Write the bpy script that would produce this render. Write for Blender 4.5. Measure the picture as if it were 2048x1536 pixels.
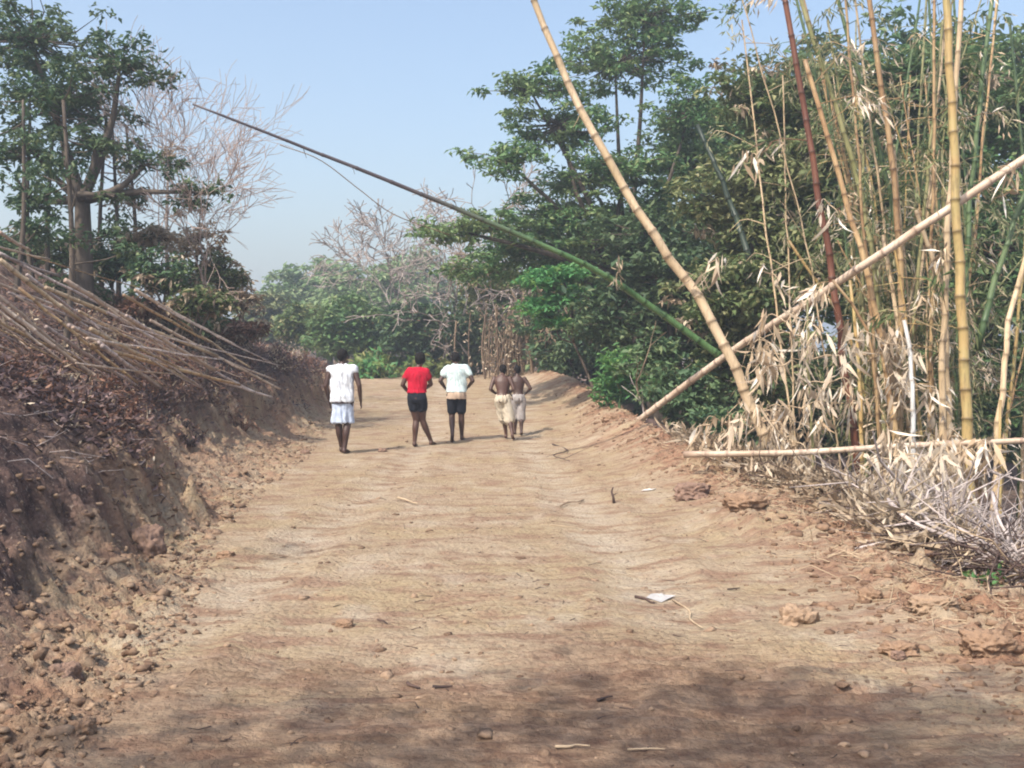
import bpy, math, random
import numpy as np
from mathutils import Vector
for o in list(bpy.data.objects): bpy.data.objects.remove(o)
S = bpy.context.scene
C = S.collection
R = math.radians
rng = np.random.default_rng(11)
random.seed(5)

# ------------------------------------------------------------------ camera
F = 2010.0; CAMZ = 1.6; PITCH = math.atan(63/F)
cd = bpy.data.cameras.new('camera'); cam = bpy.data.objects.new('camera', cd); C.objects.link(cam)
cam.location = (0, 0, CAMZ); cam.rotation_euler = (math.pi/2-PITCH, 0, 0)
cd.sensor_width = 36; cd.lens = 36*F/2048; cd.clip_end = 3000; cd.clip_start = .05
S.camera = cam
S.render.resolution_x = 1024; S.render.resolution_y = 768
# ------------------------------------------------------------------ sky, sun, exposure
SUN_EL = R(52); SUN_AZ = math.atan2(-.62, -.72)
w = bpy.data.worlds.new('World'); S.world = w; w.use_nodes = True
wn = w.node_tree; bg = wn.nodes['Background']
sky = wn.nodes.new('ShaderNodeTexSky'); sky.sky_type = 'NISHITA'; sky.sun_disc = False
sky.sun_elevation = SUN_EL; sky.sun_rotation = SUN_AZ; sky.air_density = 1.25; sky.dust_density = 4.0; sky.ozone_density = 2.0
wn.links.new(sky.outputs[0], bg.inputs[0]); bg.inputs[1].default_value = 0.15
sl = bpy.data.lights.new('sun', 'SUN'); sl.energy = 3.5; sl.angle = R(.6); sl.color = (1, .93, .82)
sun = bpy.data.objects.new('sun', sl); C.objects.link(sun)
sv = Vector((math.cos(SUN_EL)*math.sin(SUN_AZ), math.cos(SUN_EL)*math.cos(SUN_AZ), math.sin(SUN_EL)))
sun.rotation_euler = (-sv).to_track_quat('-Z', 'Y').to_euler()
S.view_settings.view_transform = 'Standard'; S.view_settings.look = 'None'
S.view_settings.exposure = 0.76; S.view_settings.gamma = 1
S.render.engine = 'CYCLES'
S.cycles.filter_width = 2.0
S.cycles.volume_bounces = 0

# ------------------------------------------------------------------ helpers
def at(px, py, Y):
    sp, cp = math.sin(PITCH), math.cos(PITCH)
    a = (px-1024)/F; b = (768-py)/F
    dy = cp+b*sp; dz = -sp+b*cp
    s = Y/dy
    return np.array((a*s, Y, CAMZ+dz*s))

def perlin(x, y, seed=0):
    x = np.asarray(x, float); y = np.asarray(y, float)
    xi = np.floor(x).astype(np.int64); yi = np.floor(y).astype(np.int64)
    xf = x-xi; yf = y-yi
    def g(ix, iy):
        h = (ix*374761393+iy*668265263+seed*1274126177) & 0xffffffff
        h = ((h ^ (h >> 13))*1103515245) & 0xffffffff
        h = (h ^ (h >> 16)) & 1023
        a = h*(2*np.pi/1024)
        return np.cos(a), np.sin(a)
    u = xf*xf*xf*(xf*(xf*6-15)+10); v = yf*yf*yf*(yf*(yf*6-15)+10)
    def d(ix, iy, fx, fy):
        a, b = g(ix, iy); return a*fx+b*fy
    n00 = d(xi, yi, xf, yf); n10 = d(xi+1, yi, xf-1, yf)
    n01 = d(xi, yi+1, xf, yf-1); n11 = d(xi+1, yi+1, xf-1, yf-1)
    return (n00*(1-u)+n10*u)*(1-v)+(n01*(1-u)+n11*u)*v
def fbm(x, y, oct=4, seed=0, gain=.5):
    s = 0; a = 1
    for i in range(oct):
        s = s+a*perlin(x, y, seed+i*17); x = x*2.03+7.1; y = y*2.03-3.3; a *= gain
    return s
def cell(x, y, seed=0):
    xi = np.floor(x); yi = np.floor(y); best = np.full(np.shape(x), 9.)
    for i in (-1, 0, 1):
        for j in (-1, 0, 1):
            cx = xi+i; cy = yi+j; h = np.sin(cx*127.1+cy*311.7+seed)*43758.5453; h2 = np.sin(cx*269.5+cy*183.3+seed)*43758.5453
            d = (cx+h-np.floor(h)-x)**2+(cy+h2-np.floor(h2)-y)**2; best = np.minimum(best, d)
    return np.sqrt(best)
def sst(a, b, x):
    t = np.clip((x-a)/(b-a), 0, 1); return t*t*(3-2*t)

# terrain profile: toe of the cut bank on the left, crest of the berm on the right
TY = [-30, 0, 3, 5, 7, 8.5, 10, 12, 15, 18, 22, 26, 30, 34, 40, 55, 400]
TX = [-2.6, -1.9, -1.85, -2.0, -2.35, -2.75, -2.9, -3.1, -3.3, -3.7, -4.0, -4.1, -4.6, -6.5, -14, -45, -45]
BA = [.1, .1, .1, .15, .3, .55, .55, .35, .45, .65, .6, .45, .3, .3, .3, .3, .3]
BD = [.8, .8, .8, .8, .6, .35, .50, 1.1, 1.4, .9, .5, .6, .8, 1, 1, 1, 1]
BS = [.35, .35, .35, .4, .45, .42, .40, .42, .48, .50, .47, .36, .28, .22, .2, .1, .0]
RY = [-30, 3, 5.6, 7.1, 9.2, 10.8, 13.5, 17, 24, 33, 40, 400]
RX = [3.2, 2.95, 2.85, 2.74, 2.82, 2.56, 2.32, 2.08, 2.1, .95, -3, -3]
RB = [.02, .05, .08, .1, .11, .15, .32, .46, .40, .30, 0, 0]
def zones(X, Y):
    xt = np.interp(Y, TY, TX)+.22*fbm(Y*.8, Y*0+3.3, 3, 5)*np.clip(Y/8, .3, 1)
    xr = np.interp(Y, RY, RX)+.16*fbm(Y*.7, Y*0+9.3, 3, 6)
    return xt-X, X-xr
def H(X, Y, detail=True):
    X = np.asarray(X, float); Y = np.asarray(Y, float)
    dl, dr = zones(X, Y)
    z = .70*sst(18, 33, Y)-.35*sst(36, 60, Y)
    # left cut bank
    A = np.interp(Y, TY, BA); D = np.interp(Y, TY, BD); SL = np.interp(Y, TY, BS)
    n1 = fbm(X*1.1, Y*1.1, 3, 21)
    dd = dl-D+.45*n1
    z = z+.22*np.clip(dl, 0, 1.0)*sst(0, .6, dl)
    n9 = fbm(X*2.6, Y*2.6, 4, 33, .6)
    z = z+A*(.45*sst(-.35, .25, dd+.30*n9)+.55*sst(-.12, .30, dd-.12+.35*n9))
    up = np.clip(dd, 0, None)
    z = z+6.5*np.tanh(SL*up/6.5)
    # right berm and drop
    B = np.interp(Y, RY, RB)
    z = z+B*np.exp(-(np.clip(-dr, 0, None)/.75)**2)*np.where(dr > 0, np.exp(-(np.clip(dr, 0, None)/.4)**2), 1)
    fade = 1-.75*sst(28, 38, Y)
    z = z-fade*(np.interp(Y, [4, 8, 11, 20], [.35, .6, .95, 1.2]))*sst(.1, 2.6, dr)
    z = z+3.0*np.exp(-((X+24)/30)**2-((Y-100)/30)**2)
    if detail:
        road = sst(.15, -.3, dl)*sst(.0, -.6, dr)
        off = 1-road
        near = np.exp(-np.clip(Y-3, 0, None)/40)
        z = z+.055*fbm(X*.5, Y*.8, 3, 1)*near
        z = z+(road*.014+off*.075)*fbm(X*3.1, Y*3.1, 4, 2, .6)*near
        z = z+(road*.007+off*.085)*np.abs(fbm(X*8, Y*10, 4, 4, .65))*near
        z = z-off*.10*np.clip(np.abs(fbm(X*2.4+5, Y*3.1, 3, 44))-.12, 0, .3)*near
        # ridged clods on the shoulders
        cl = np.clip(fbm(X*4.3, Y*4.3, 2, 8)-.12, 0, 1)
        z = z+cl*(.03*road+.16*off*sst(-.6, 0, -np.abs(dr-.1)+.5)+.08*off*sst(0, .4, dl)*sst(3.5, 1.5, dl))*near
        wx = X+.08*fbm(X*5, Y*5, 2, 60); wy = Y+.08*fbm(X*5+9, Y*5, 2, 61)
        z = z+(off*.085+road*.004)*(.55-cell(wx*5, wy*5, 1))*near*(.6+fbm(X*1.3, Y*1.3, 2, 63))+(off*.040+road*.004)*(.55-cell(wx*12, wy*12, 2))*near
        # low heap of loose spoil on the right of the road
        z = z+.13*np.exp(-((X-2.15)/.42)**2-((Y-9.0)/.8)**2)*(1+.8*fbm(X*6, Y*6, 2, 12))
        # grader blade chatter marks across the road
        g = sst(.25, .0, np.abs(fbm(X*.45+4, Y*.5, 2, 14)+.08))
        zone = np.exp(-((X-1.3)/1.1)**2-((Y-4.8)/.95)**2)+.55*np.exp(-((X+.4)/1.6)**2-((Y-4.2)/.7)**2)
        z = z+zone*road*.017*np.sin((Y+.10*fbm(X*.9, Y*.6, 2, 15))*2*np.pi/.095)*(.5+fbm(X*2.2, Y*3, 2, 16))
        # wheel ruts
        for xr_, wd in ((-1.75, .22), (.9, .25)):
            xc = xr_+.25*np.sin(Y*.21+xr_)-.02*Y*(xr_ > 0)
            u_ = (X-xc)/wd; z = z+(-.028*np.exp(-u_**2)+.018*np.exp(-(np.abs(u_)-1.7)**2/.18)*(1+fbm(X*7, Y*5, 3, 50)))*road*near*sst(3.0, 6.5, Y)
    return z
def hz(x, y): return float(H(np.array([x]), np.array([y]))[0])

def tag(o, label=None, cat=None, group=None, kind=None):
    if label: o['label'] = label
    if cat: o['category'] = cat
    if group: o['group'] = group
    if kind: o['kind'] = kind
    return o
def empty(name, loc, label, cat, group=None):
    o = bpy.data.objects.new(name, None); C.objects.link(o); o.location = [float(v) for v in loc]
    o.empty_display_size = .2
    return tag(o, label, cat, group)

class Buf:
    def __init__(s): s.v = []; s.f = []; s.a = []; s.n = 0; s.at = False
    def add(s, v, f, a=None):
        v = np.asarray(v, float).reshape(-1, 3); f = np.asarray(f, np.int64)
        s.v.append(v); s.f.append(f+s.n)
        if a is None: a = np.zeros(len(v))
        else: s.at = True
        s.a.append(a); s.n += len(v)
    def mesh(s, name, origin=None, smooth=True):
        me = bpy.data.meshes.new(name)
        v = np.concatenate(s.v)
        if origin is not None: v = v-np.asarray(origin)
        loops = []; tot = []
        for f in s.f:
            loops.append(f.reshape(-1)); tot.append(np.full(len(f), f.shape[1]))
        loops = np.concatenate(loops); tot = np.concatenate(tot)
        st = np.concatenate(([0], np.cumsum(tot)[:-1]))
        me.vertices.add(len(v)); me.vertices.foreach_set('co', v.astype(np.float32).ravel())
        me.loops.add(len(loops)); me.loops.foreach_set('vertex_index', loops.astype(np.int32))
        me.polygons.add(len(tot)); me.polygons.foreach_set('loop_start', st.astype(np.int32))
        try: me.polygons.foreach_set('loop_total', tot.astype(np.int32))
        except Exception: pass
        if smooth: me.polygons.foreach_set('use_smooth', np.ones(len(tot), bool))
        me.update(calc_edges=True)
        if s.at:
            at_ = me.attributes.new('node', 'FLOAT', 'POINT'); at_.data.foreach_set('value', np.concatenate(s.a).astype(np.float32))
        return me
    def build(s, name, mat, parent=None, origin=None, smooth=True):
        if parent is not None: origin = np.array(parent.matrix_world.translation) if False else np.array(parent.location if parent.parent is None else parent['_w'])
        me = s.mesh(name, origin, smooth)
        o = bpy.data.objects.new(name, me); C.objects.link(o)
        me.materials.append(mat)
        if parent is not None: o.parent = parent
        elif origin is not None: o.location = [float(q) for q in origin]
        return o

def segs(buf, p0, p1, r0, r1, k=4):
    p0 = np.asarray(p0, float).reshape(-1, 3); p1 = np.asarray(p1, float).reshape(-1, 3); n = len(p0)
    if n == 0: return
    r0 = np.broadcast_to(np.asarray(r0, float), (n,)); r1 = np.broadcast_to(np.asarray(r1, float), (n,))
    t = p1-p0; t /= np.linalg.norm(t, axis=1)[:, None]+1e-9
    ref = np.where(np.abs(t[:, 2:3]) > .9, np.array([[1., 0, 0]]), np.array([[0, 0, 1.]]))
    u = np.cross(t, ref); u /= np.linalg.norm(u, axis=1)[:, None]+1e-9
    w_ = np.cross(t, u)
    a = np.arange(k)*2*np.pi/k
    ring = u[:, None]*np.cos(a)[None, :, None]+w_[:, None]*np.sin(a)[None, :, None]
    v = np.concatenate((p0[:, None]+ring*r0[:, None, None], p1[:, None]+ring*r1[:, None, None]), 1)
    i = np.arange(k); j = (i+1) % k
    f = np.stack((i, j, j+k, i+k), 1)[None]+(np.arange(n)*2*k)[:, None, None]
    buf.add(v, f.reshape(-1, 4))
def tube(buf, pts, rad, k=8, cap=True, attr=None):
    pts = np.asarray(pts, float); n = len(pts); rad = np.broadcast_to(np.asarray(rad, float), (n,))
    t = np.gradient(pts, axis=0); t /= np.linalg.norm(t, axis=1)[:, None]+1e-12
    ref = np.array((1., 0, 0)) if abs(t[0][2]) > .8 else np.array((0, 0, 1.))
    u = np.cross(t[0], ref); u /= np.linalg.norm(u)
    a = np.arange(k)*2*np.pi/k; vs = []
    for i in range(n):
        u = u-t[i]*np.dot(u, t[i]); u /= np.linalg.norm(u)+1e-12
        w_ = np.cross(t[i], u)
        vs.append(pts[i]+rad[i]*(np.cos(a)[:, None]*u+np.sin(a)[:, None]*w_))
    v = np.concatenate(vs)
    i = np.arange(k); j = (i+1) % k
    f = np.concatenate([np.stack((i, j, j+k, i+k), 1)+q*k for q in range(n-1)])
    at_ = None if attr is None else np.repeat(attr, k)
    if cap:
        v = np.concatenate((v, pts[:1], pts[-1:]))
        if at_ is not None: at_ = np.concatenate((at_, [1, 1]))
        base = n*k
        buf.add(v, f, at_)
        c = np.concatenate((np.stack((j, i, np.full(k, base)), 1), np.stack((i+(n-1)*k, j+(n-1)*k, np.full(k, base+1)), 1)))
        buf.f.append(c+buf.n-len(v))
    else: buf.add(v, f, at_)
def spline(pts, n):
    p = np.asarray(pts, float)
    if len(p) == 2:
        t = np.linspace(0, 1, n)[:, None]; return p[0]*(1-t)+p[1]*t
    P = np.concatenate((2*p[:1]-p[1:2], p, 2*p[-1:]-p[-2:-1])); m = len(p)-1
    out = []
    for t in np.linspace(0, m-1e-6, n):
        i = int(t); f = t-i; a, b, c, d = P[i:i+4]
        out.append(.5*((2*b)+(-a+c)*f+(2*a-5*b+4*c-d)*f*f+(-a+3*b-3*c+d)*f**3))
    return np.array(out)
def unit(v): return v/(np.linalg.norm(v, axis=-1, keepdims=True)+1e-9)
def leaves(buf, pos, d, nrm, L, W, fold=.25):
    pos = np.asarray(pos, float).reshape(-1, 3); n = len(pos)
    if n == 0: return
    d = unit(d); s = unit(np.cross(d, nrm)); up = np.cross(s, d)
    L = np.broadcast_to(L, (n,))[:, None]; W = np.broadcast_to(W, (n,))[:, None]
    v = np.stack((pos, pos+d*L*.42+s*W*.5+up*W*fold, pos+d*L-up*L*.12, pos+d*L*.42-s*W*.5+up*W*fold), 1)
    f = np.array([[0, 1, 2], [0, 2, 3]])[None]+(np.arange(n)*4)[:, None, None]
    buf.add(v, f.reshape(-1, 3))
def leaves2(buf, pos, d, nrm, L, W):
    pos = np.asarray(pos, float).reshape(-1, 3); n = len(pos); d = unit(d); s = unit(np.cross(d, nrm)); up = np.cross(s, d)
    L = np.broadcast_to(L, (n,))[:, None]; W = np.broadcast_to(W, (n,))[:, None]; q = rng.normal(0, .28, (n, 1)); tw = rng.normal(0, .7, (n, 1))
    def P(t): return pos+d*L*t+up*L*q*(t*t)*1.2+s*L*tw*.16*t*t
    def sd(t): return s*np.cos(tw*t*1.6)+up*np.sin(tw*t*1.6)
    v = np.stack((P(0), P(.3)+sd(.3)*W*.5, P(.3)-sd(.3)*W*.5, P(.65)+sd(.65)*W*.42, P(.65)-sd(.65)*W*.42, P(1.)), 1)
    f = np.array([[0, 1, 2], [1, 3, 4], [1, 4, 2], [3, 5, 4]])[None]+(np.arange(n)*6)[:, None, None]
    buf.add(v, f.reshape(-1, 3))
def rnd(n, s=1.): return rng.normal(size=(n, 3))*s

# ------------------------------------------------------------------ materials
def mat(name):
    m = bpy.data.materials.new(name); m.use_nodes = True
    nt = m.node_tree; return m, nt, nt.nodes['Principled BSDF'], nt.nodes['Material Output']
def nd(nt, t, **k):
    n = nt.nodes.new(t)
    for a, b in k.items(): setattr(n, a, b)
    return n
def mix(nt, fac, a, b, blend='MIX'):
    n = nd(nt, 'ShaderNodeMix', data_type='RGBA', blend_type=blend)
    for i, x in ((0, fac), (6, a), (7, b)):
        if isinstance(x, (int, float)): n.inputs[i].default_value = x
        elif isinstance(x, tuple): n.inputs[i].default_value = (*x, 1)
        else: nt.links.new(x, n.inputs[i])
    return n.outputs[2]
def noise(nt, scale, det=4, rough=.6, vec=None, mp=None):
    n = nd(nt, 'ShaderNodeTexNoise'); n.inputs['Scale'].default_value = scale; n.inputs['Detail'].default_value = det; n.inputs['Roughness'].default_value = rough
    if vec is not None:
        if mp:
            m = nd(nt, 'ShaderNodeMapping'); m.inputs['Scale'].default_value = mp; nt.links.new(vec, m.inputs[0]); vec = m.outputs[0]
        nt.links.new(vec, n.inputs['Vector'])
    return n.outputs[0]
def ramp(nt, fac, a, b):
    n = nd(nt, 'ShaderNodeMapRange'); n.interpolation_type = 'SMOOTHSTEP'
    nt.links.new(fac, n.inputs[0]); n.inputs[1].default_value = a; n.inputs[2].default_value = b
    return n.outputs[0]
def mul(nt, a, b, op='MULTIPLY'):
    n = nd(nt, 'ShaderNodeMath', operation=op)
    for i, x in enumerate((a, b)):
        if isinstance(x, (int, float)): n.inputs[i].default_value = x
        else: nt.links.new(x, n.inputs[i])
    return n.outputs[0]
def bump(nt, bs, h, strength, dist):
    b = nd(nt, 'ShaderNodeBump'); b.inputs['Strength'].default_value = strength; b.inputs['Distance'].default_value = dist
    nt.links.new(h, b.inputs['Height']); nt.links.new(b.outputs[0], bs.inputs['Normal'])

def leafmat(name, a, b, c, trans=.3, rough=.55, spec=.3):
    m, nt, bs, out = mat(name)
    g = nd(nt, 'ShaderNodeNewGeometry'); tc = nd(nt, 'ShaderNodeTexCoord')
    r = g.outputs['Random Per Island']
    col = mix(nt, ramp(nt, r, 0, .75), a, b)
    col = mix(nt, ramp(nt, r, .76, .92), col, c)
    n = noise(nt, .8, 2, .5, g.outputs['Position'])
    col = mix(nt, ramp(nt, n, .4, .7), col, mix(nt, .5, col, c))
    oi = nd(nt, 'ShaderNodeObjectInfo')
    hs = nd(nt, 'ShaderNodeHueSaturation'); nt.links.new(col, hs.inputs['Color'])
    nt.links.new(mul(nt, mul(nt, oi.outputs['Random'], .35), .83, 'ADD'), hs.inputs['Value'])
    col = hs.outputs[0]
    nt.links.new(col, bs.inputs['Base Color']); bs.inputs['Roughness'].default_value = rough; bs.inputs['Specular IOR Level'].default_value = spec
    tr = nd(nt, 'ShaderNodeBsdfTranslucent'); nt.links.new(col, tr.inputs[0])
    mx = nd(nt, 'ShaderNodeMixShader'); mx.inputs[0].default_value = trans
    nt.links.new(bs.outputs[0], mx.inputs[1]); nt.links.new(tr.outputs[0], mx.inputs[2]); nt.links.new(mx.outputs[0], out.inputs[0])
    return m
def woodmat(name, a, b, scale=6, mp=(1, 1, .25), rough=.85):
    m, nt, bs, out = mat(name)
    g = nd(nt, 'ShaderNodeNewGeometry')
    n = noise(nt, scale, 4, .65, g.outputs['Position'], mp)
    oi = nd(nt, 'ShaderNodeObjectInfo')
    f = mul(nt, ramp(nt, n, .3, .7), mul(nt, oi.outputs['Random'], .4), 'ADD')
    nt.links.new(mix(nt, f, a, b), bs.inputs['Base Color']); bs.inputs['Roughness'].default_value = rough
    bs.inputs['Specular IOR Level'].default_value = .2
    bump(nt, bs, n, .4, .02)
    return m
def bamboomat(name, a, b, ring, rough=.45):
    m, nt, bs, out = mat(name)
    g = nd(nt, 'ShaderNodeNewGeometry')
    n = noise(nt, 1.6, 3, .6, g.outputs['Position'])
    n2 = noise(nt, 30, 3, .7, g.outputs['Position'], (1, 1, .15))
    oi = nd(nt, 'ShaderNodeObjectInfo')
    f = mul(nt, ramp(nt, n, .35, .65), .8)
    col = mix(nt, f, a, b)
    hs = nd(nt, 'ShaderNodeHueSaturation'); nt.links.new(col, hs.inputs['Color'])
    nt.links.new(mul(nt, mul(nt, oi.outputs['Random'], .4), .78, 'ADD'), hs.inputs['Value'])
    col = mix(nt, mul(nt, ramp(nt, n2, .48, .72), .55), hs.outputs[0], ring)
    col = mix(nt, mul(nt, ramp(nt, noise(nt, 5, 4, .7, g.outputs['Position']), .55, .68), .5), col, tuple(c*.45+.02 for c in a))
    at_ = nd(nt, 'ShaderNodeAttribute', attribute_name='node')
    col = mix(nt, mul(nt, at_.outputs['Fac'], .8), col, ring)
    nt.links.new(col, bs.inputs['Base Color']); bs.inputs['Roughness'].default_value = rough; bs.inputs['Specular IOR Level'].default_value = .35
    return m

M = {}
M['lf_dark'] = leafmat('leaf_dark', (.042, .090, .048), (.078, .145, .066), (.17, .22, .10))
M['lf_mid'] = leafmat('leaf_mid', (.062, .135, .055), (.11, .21, .076), (.23, .28, .12))
M['lf_olive'] = leafmat('leaf_olive', (.070, .115, .042), (.13, .18, .064), (.30, .29, .14))
M['lf_bright'] = leafmat('leaf_bright', (.075, .23, .085), (.12, .32, .11), (.18, .30, .08), .4)
M['lf_far'] = leafmat('leaf_far', (.13, .22, .09), (.19, .30, .12), (.28, .32, .16))  # far foliage, distance haze put into the paler leaf colour
M['lf_bam'] = leafmat('leaf_bamboo', (.085, .13, .050), (.17, .21, .085), (.48, .42, .27), .4)
M['lf_low'] = leafmat('leaf_low', (.12, .20, .05), (.22, .30, .09), (.38, .36, .15), .4)
M['lf_dry'] = leafmat('leaf_dry', (.34, .24, .15), (.56, .44, .30), (.82, .76, .66), .25, .6)
M['lf_tan'] = leafmat('leaf_tan', (.19, .135, .09), (.34, .25, .165), (.58, .49, .37), .25, .7)
M['lf_rust'] = leafmat('leaf_rust', (.10, .047, .034), (.21, .10, .066), (.32, .20, .14), .2, .8)
M['lf_burnt'] = leafmat('leaf_burnt', (.035, .025, .029), (.080, .052, .054), (.19, .13, .12), .1, .9)
M['bark'] = woodmat('bark', (.045, .036, .03), (.12, .095, .075))
M['bark_grey'] = woodmat('bark_grey', (.20, .165, .15), (.40, .34, .31))
M['bark_pink'] = woodmat('bark_pink', (.30, .22, .19), (.42, .33, .29))
M['vine'] = woodmat('vine', (.13, .09, .065), (.26, .19, .13))
M['twig_grey'] = woodmat('twig_grey', (.16, .125, .115), (.50, .43, .40), 4, (1, 1, 1))
M['twig_tan'] = woodmat('twig_tan', (.28, .20, .13), (.52, .40, .27), 4, (1, 1, 1))
M['charred'] = woodmat('charred', (.03, .022, .022), (.10, .065, .055), 5, (1, 1, 1))
M['b_yellow'] = bamboomat('bamboo_yellow', (.46, .36, .15), (.50, .31, .13), (.12, .08, .04))
M['b_tan'] = bamboomat('bamboo_tan', (.50, .37, .22), (.62, .48, .32), (.20, .14, .09))
M['b_pale'] = bamboomat('bamboo_pale', (.42, .31, .22), (.64, .52, .41), (.24, .16, .12))
M['b_orange'] = bamboomat('bamboo_orange', (.36, .22, .11), (.50, .36, .19), (.12, .07, .04))
M['b_red'] = bamboomat('bamboo_redbrown', (.14, .05, .03), (.22, .09, .05), (.06, .03, .02))
M['b_green'] = bamboomat('bamboo_green', (.07, .115, .05), (.14, .19, .085), (.025, .05, .02))
M['b_ash'] = bamboomat('bamboo_ash', (.44, .35, .31), (.68, .58, .53), (.14, .10, .09))
M['b_slant'] = bamboomat('bamboo_slanting', (.055, .12, .04), (.09, .16, .06), (.025, .05, .02))
nt_ = M['b_slant'].node_tree; bs_ = nt_.nodes['Principled BSDF']; src = bs_.inputs['Base Color'].links[0].from_socket
sx = nd(nt_, 'ShaderNodeSeparateXYZ'); nt_.links.new(nd(nt_, 'ShaderNodeNewGeometry').outputs['Position'], sx.inputs[0])
nt_.links.new(mix(nt_, ramp(nt_, sx.outputs[0], 1.0, -1.6), src, (.085, .07, .075)), bs_.inputs['Base Color'])
M['b_dark'] = bamboomat('bamboo_dark', (.03, .05, .035), (.05, .07, .045), (.02, .025, .02))
M['b_white'] = bamboomat('bamboo_white', (.60, .60, .58), (.72, .72, .70), (.30, .26, .22))
M['b_olive'] = bamboomat('bamboo_olive', (.22, .22, .09), (.36, .33, .16), (.09, .08, .04))

def ground_mat():
    m, nt, bs, out = mat('earth')
    g = nd(nt, 'ShaderNodeNewGeometry'); P = g.outputs['Position']
    a = {k: nd(nt, 'ShaderNodeAttribute', attribute_name=k).outputs['Fac'] for k in ('litter', 'track', 'spoil', 'clay_shade', 'bank')}
    tan = (.43, .330, .225); red = (.30, .185, .125); pale = (.52, .435, .33); och = (.41, .310, .19)
    n1 = noise(nt, .7, 6, .66, P, (1, 1.5, 1))
    n2 = noise(nt, 1.7, 5, .65, P, (1, 2.6, 1))
    n3 = noise(nt, 7, 6, .74, P, (1, 1.5, 1))
    n4 = noise(nt, 32, 4, .7, P, (1, 1.8, 1))
    n5 = noise(nt, 110, 3, .7, P)
    col = mix(nt, ramp(nt, n1, .42, .60), tan, och)
    col = mix(nt, mul(nt, ramp(nt, n2, .48, .62), .85), col, red)
    col = mix(nt, mul(nt, ramp(nt, noise(nt, 4.2, 6, .72, P, (.8, 3.2, 1)), .52, .64), .60), col, (.21, .12, .075))
    col = mix(nt, mul(nt, ramp(nt, noise(nt, 1.1, 5, .6, P, (1.4, 1.2, 3)), .53, .66), .50), col, pale)
    col = mix(nt, mul(nt, ramp(nt, n3, .50, .68), .45), col, (.27, .16, .11))
    col = mix(nt, mul(nt, ramp(nt, n3, .48, .30), .35), col, pale)
    col = mix(nt, mul(nt, ramp(nt, n4, .54, .68), .65), col, (.17, .10, .07))
    col = mix(nt, mul(nt, ramp(nt, n5, .55, .75), .30), col, (.66, .56, .44))
    col = mix(nt, mul(nt, a['track'], mul(nt, ramp(nt, n2, .62, .38), .45)), col, (.54, .46, .37))
    vo2 = nd(nt, 'ShaderNodeTexVoronoi'); vo2.inputs['Scale'].default_value = 17; nt.links.new(P, vo2.inputs['Vector'])
    spk = mul(nt, ramp(nt, vo2.outputs['Distance'], .26, .14), ramp(nt, noise(nt, 2.2, 3, .6, P), .48, .58))
    col = mix(nt, mul(nt, spk, .7), col, (.14, .085, .06))
    # darker reddish clay of the graded foreground, with tree shade painted into its colour
    col = mix(nt, mul(nt, a['clay_shade'], .78), col, mix(nt, ramp(nt, n3, .35, .62), (.30, .195, .13), (.14, .078, .052)))
    # loose spoil
    col = mix(nt, mul(nt, a['spoil'], ramp(nt, n2, .38, .6)), col, mix(nt, ramp(nt, n3, .35, .65), (.40, .235, .15), (.21, .115, .075)))
    # mottled, ash stained soil of the banks
    mot = mix(nt, ramp(nt, noise(nt, 3.3, 6, .75, P), .44, .58), (.36, .25, .17), (.10, .068, .066))
    mot = mix(nt, ramp(nt, noise(nt, 16, 5, .75, P), .55, .66), mot, (.48, .37, .27))
    col = mix(nt, mul(nt, a['bank'], .62), col, mot)
    # charred litter on the banks
    lit = mix(nt, ramp(nt, n3, .38, .62), (.050, .034, .036), (.185, .118, .098))
    lit = mix(nt, ramp(nt, n4, .58, .66), lit, (.36, .28, .23))
    lf = mul(nt, a['litter'], ramp(nt, mul(nt, n2, mul(nt, a['litter'], .35), 'ADD'), .52, .70))
    col = mix(nt, lf, col, lit)
    nt.links.new(col, bs.inputs['Base Color']); bs.inputs['Roughness'].default_value = .95; bs.inputs['Specular IOR Level'].default_value = .12
    vo = nd(nt, 'ShaderNodeTexVoronoi'); vo.inputs['Scale'].default_value = 26; nt.links.new(P, vo.inputs['Vector'])
    vd = vo.outputs['Distance']
    h = mul(nt, mul(nt, n3, .8), mul(nt, n4, .5), 'ADD'); h = mul(nt, h, mul(nt, vd, -.35), 'ADD'); h = mul(nt, h, mul(nt, n5, .22), 'ADD')
    bump(nt, bs, h, .9, .06)
    return m
M['earth'] = ground_mat()
def clodmat(name, a, b):
    m, nt, bs, out = mat(name)
    g = nd(nt, 'ShaderNodeNewGeometry')
    n = noise(nt, 14, 5, .7, g.outputs['Position'])
    col = mix(nt, ramp(nt, mul(nt, mul(nt, n, .7), mul(nt, g.outputs['Random Per Island'], .3), 'ADD'), .3, .7), a, b)
    nt.links.new(col, bs.inputs['Base Color']); bs.inputs['Roughness'].default_value = .95; bs.inputs['Specular IOR Level'].default_value = .1
    bump(nt, bs, n, .8, .03)
    return m
M['clod'] = clodmat('clod', (.13, .080, .055), (.35, .245, .165))
M['clod_dark'] = clodmat('clod_dark', (.08, .055, .05), (.25, .165, .125))
M['clod_red'] = clodmat('clod_red', (.13, .078, .052), (.29, .19, .125))
def plain(name, col, rough=.8, var=.25, sc=20, spec=.2):
    m, nt, bs, out = mat(name)
    tc = nd(nt, 'ShaderNodeTexCoord')
    n = noise(nt, sc, 3, .6, tc.outputs['Object'])
    d = tuple(c*(1-var) for c in col)
    nt.links.new(mix(nt, ramp(nt, n, .3, .7), d, col), bs.inputs['Base Color']); bs.inputs['Roughness'].default_value = rough
    bs.inputs['Specular IOR Level'].default_value = spec
    bump(nt, bs, n, .3, .01)
    return m

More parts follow.
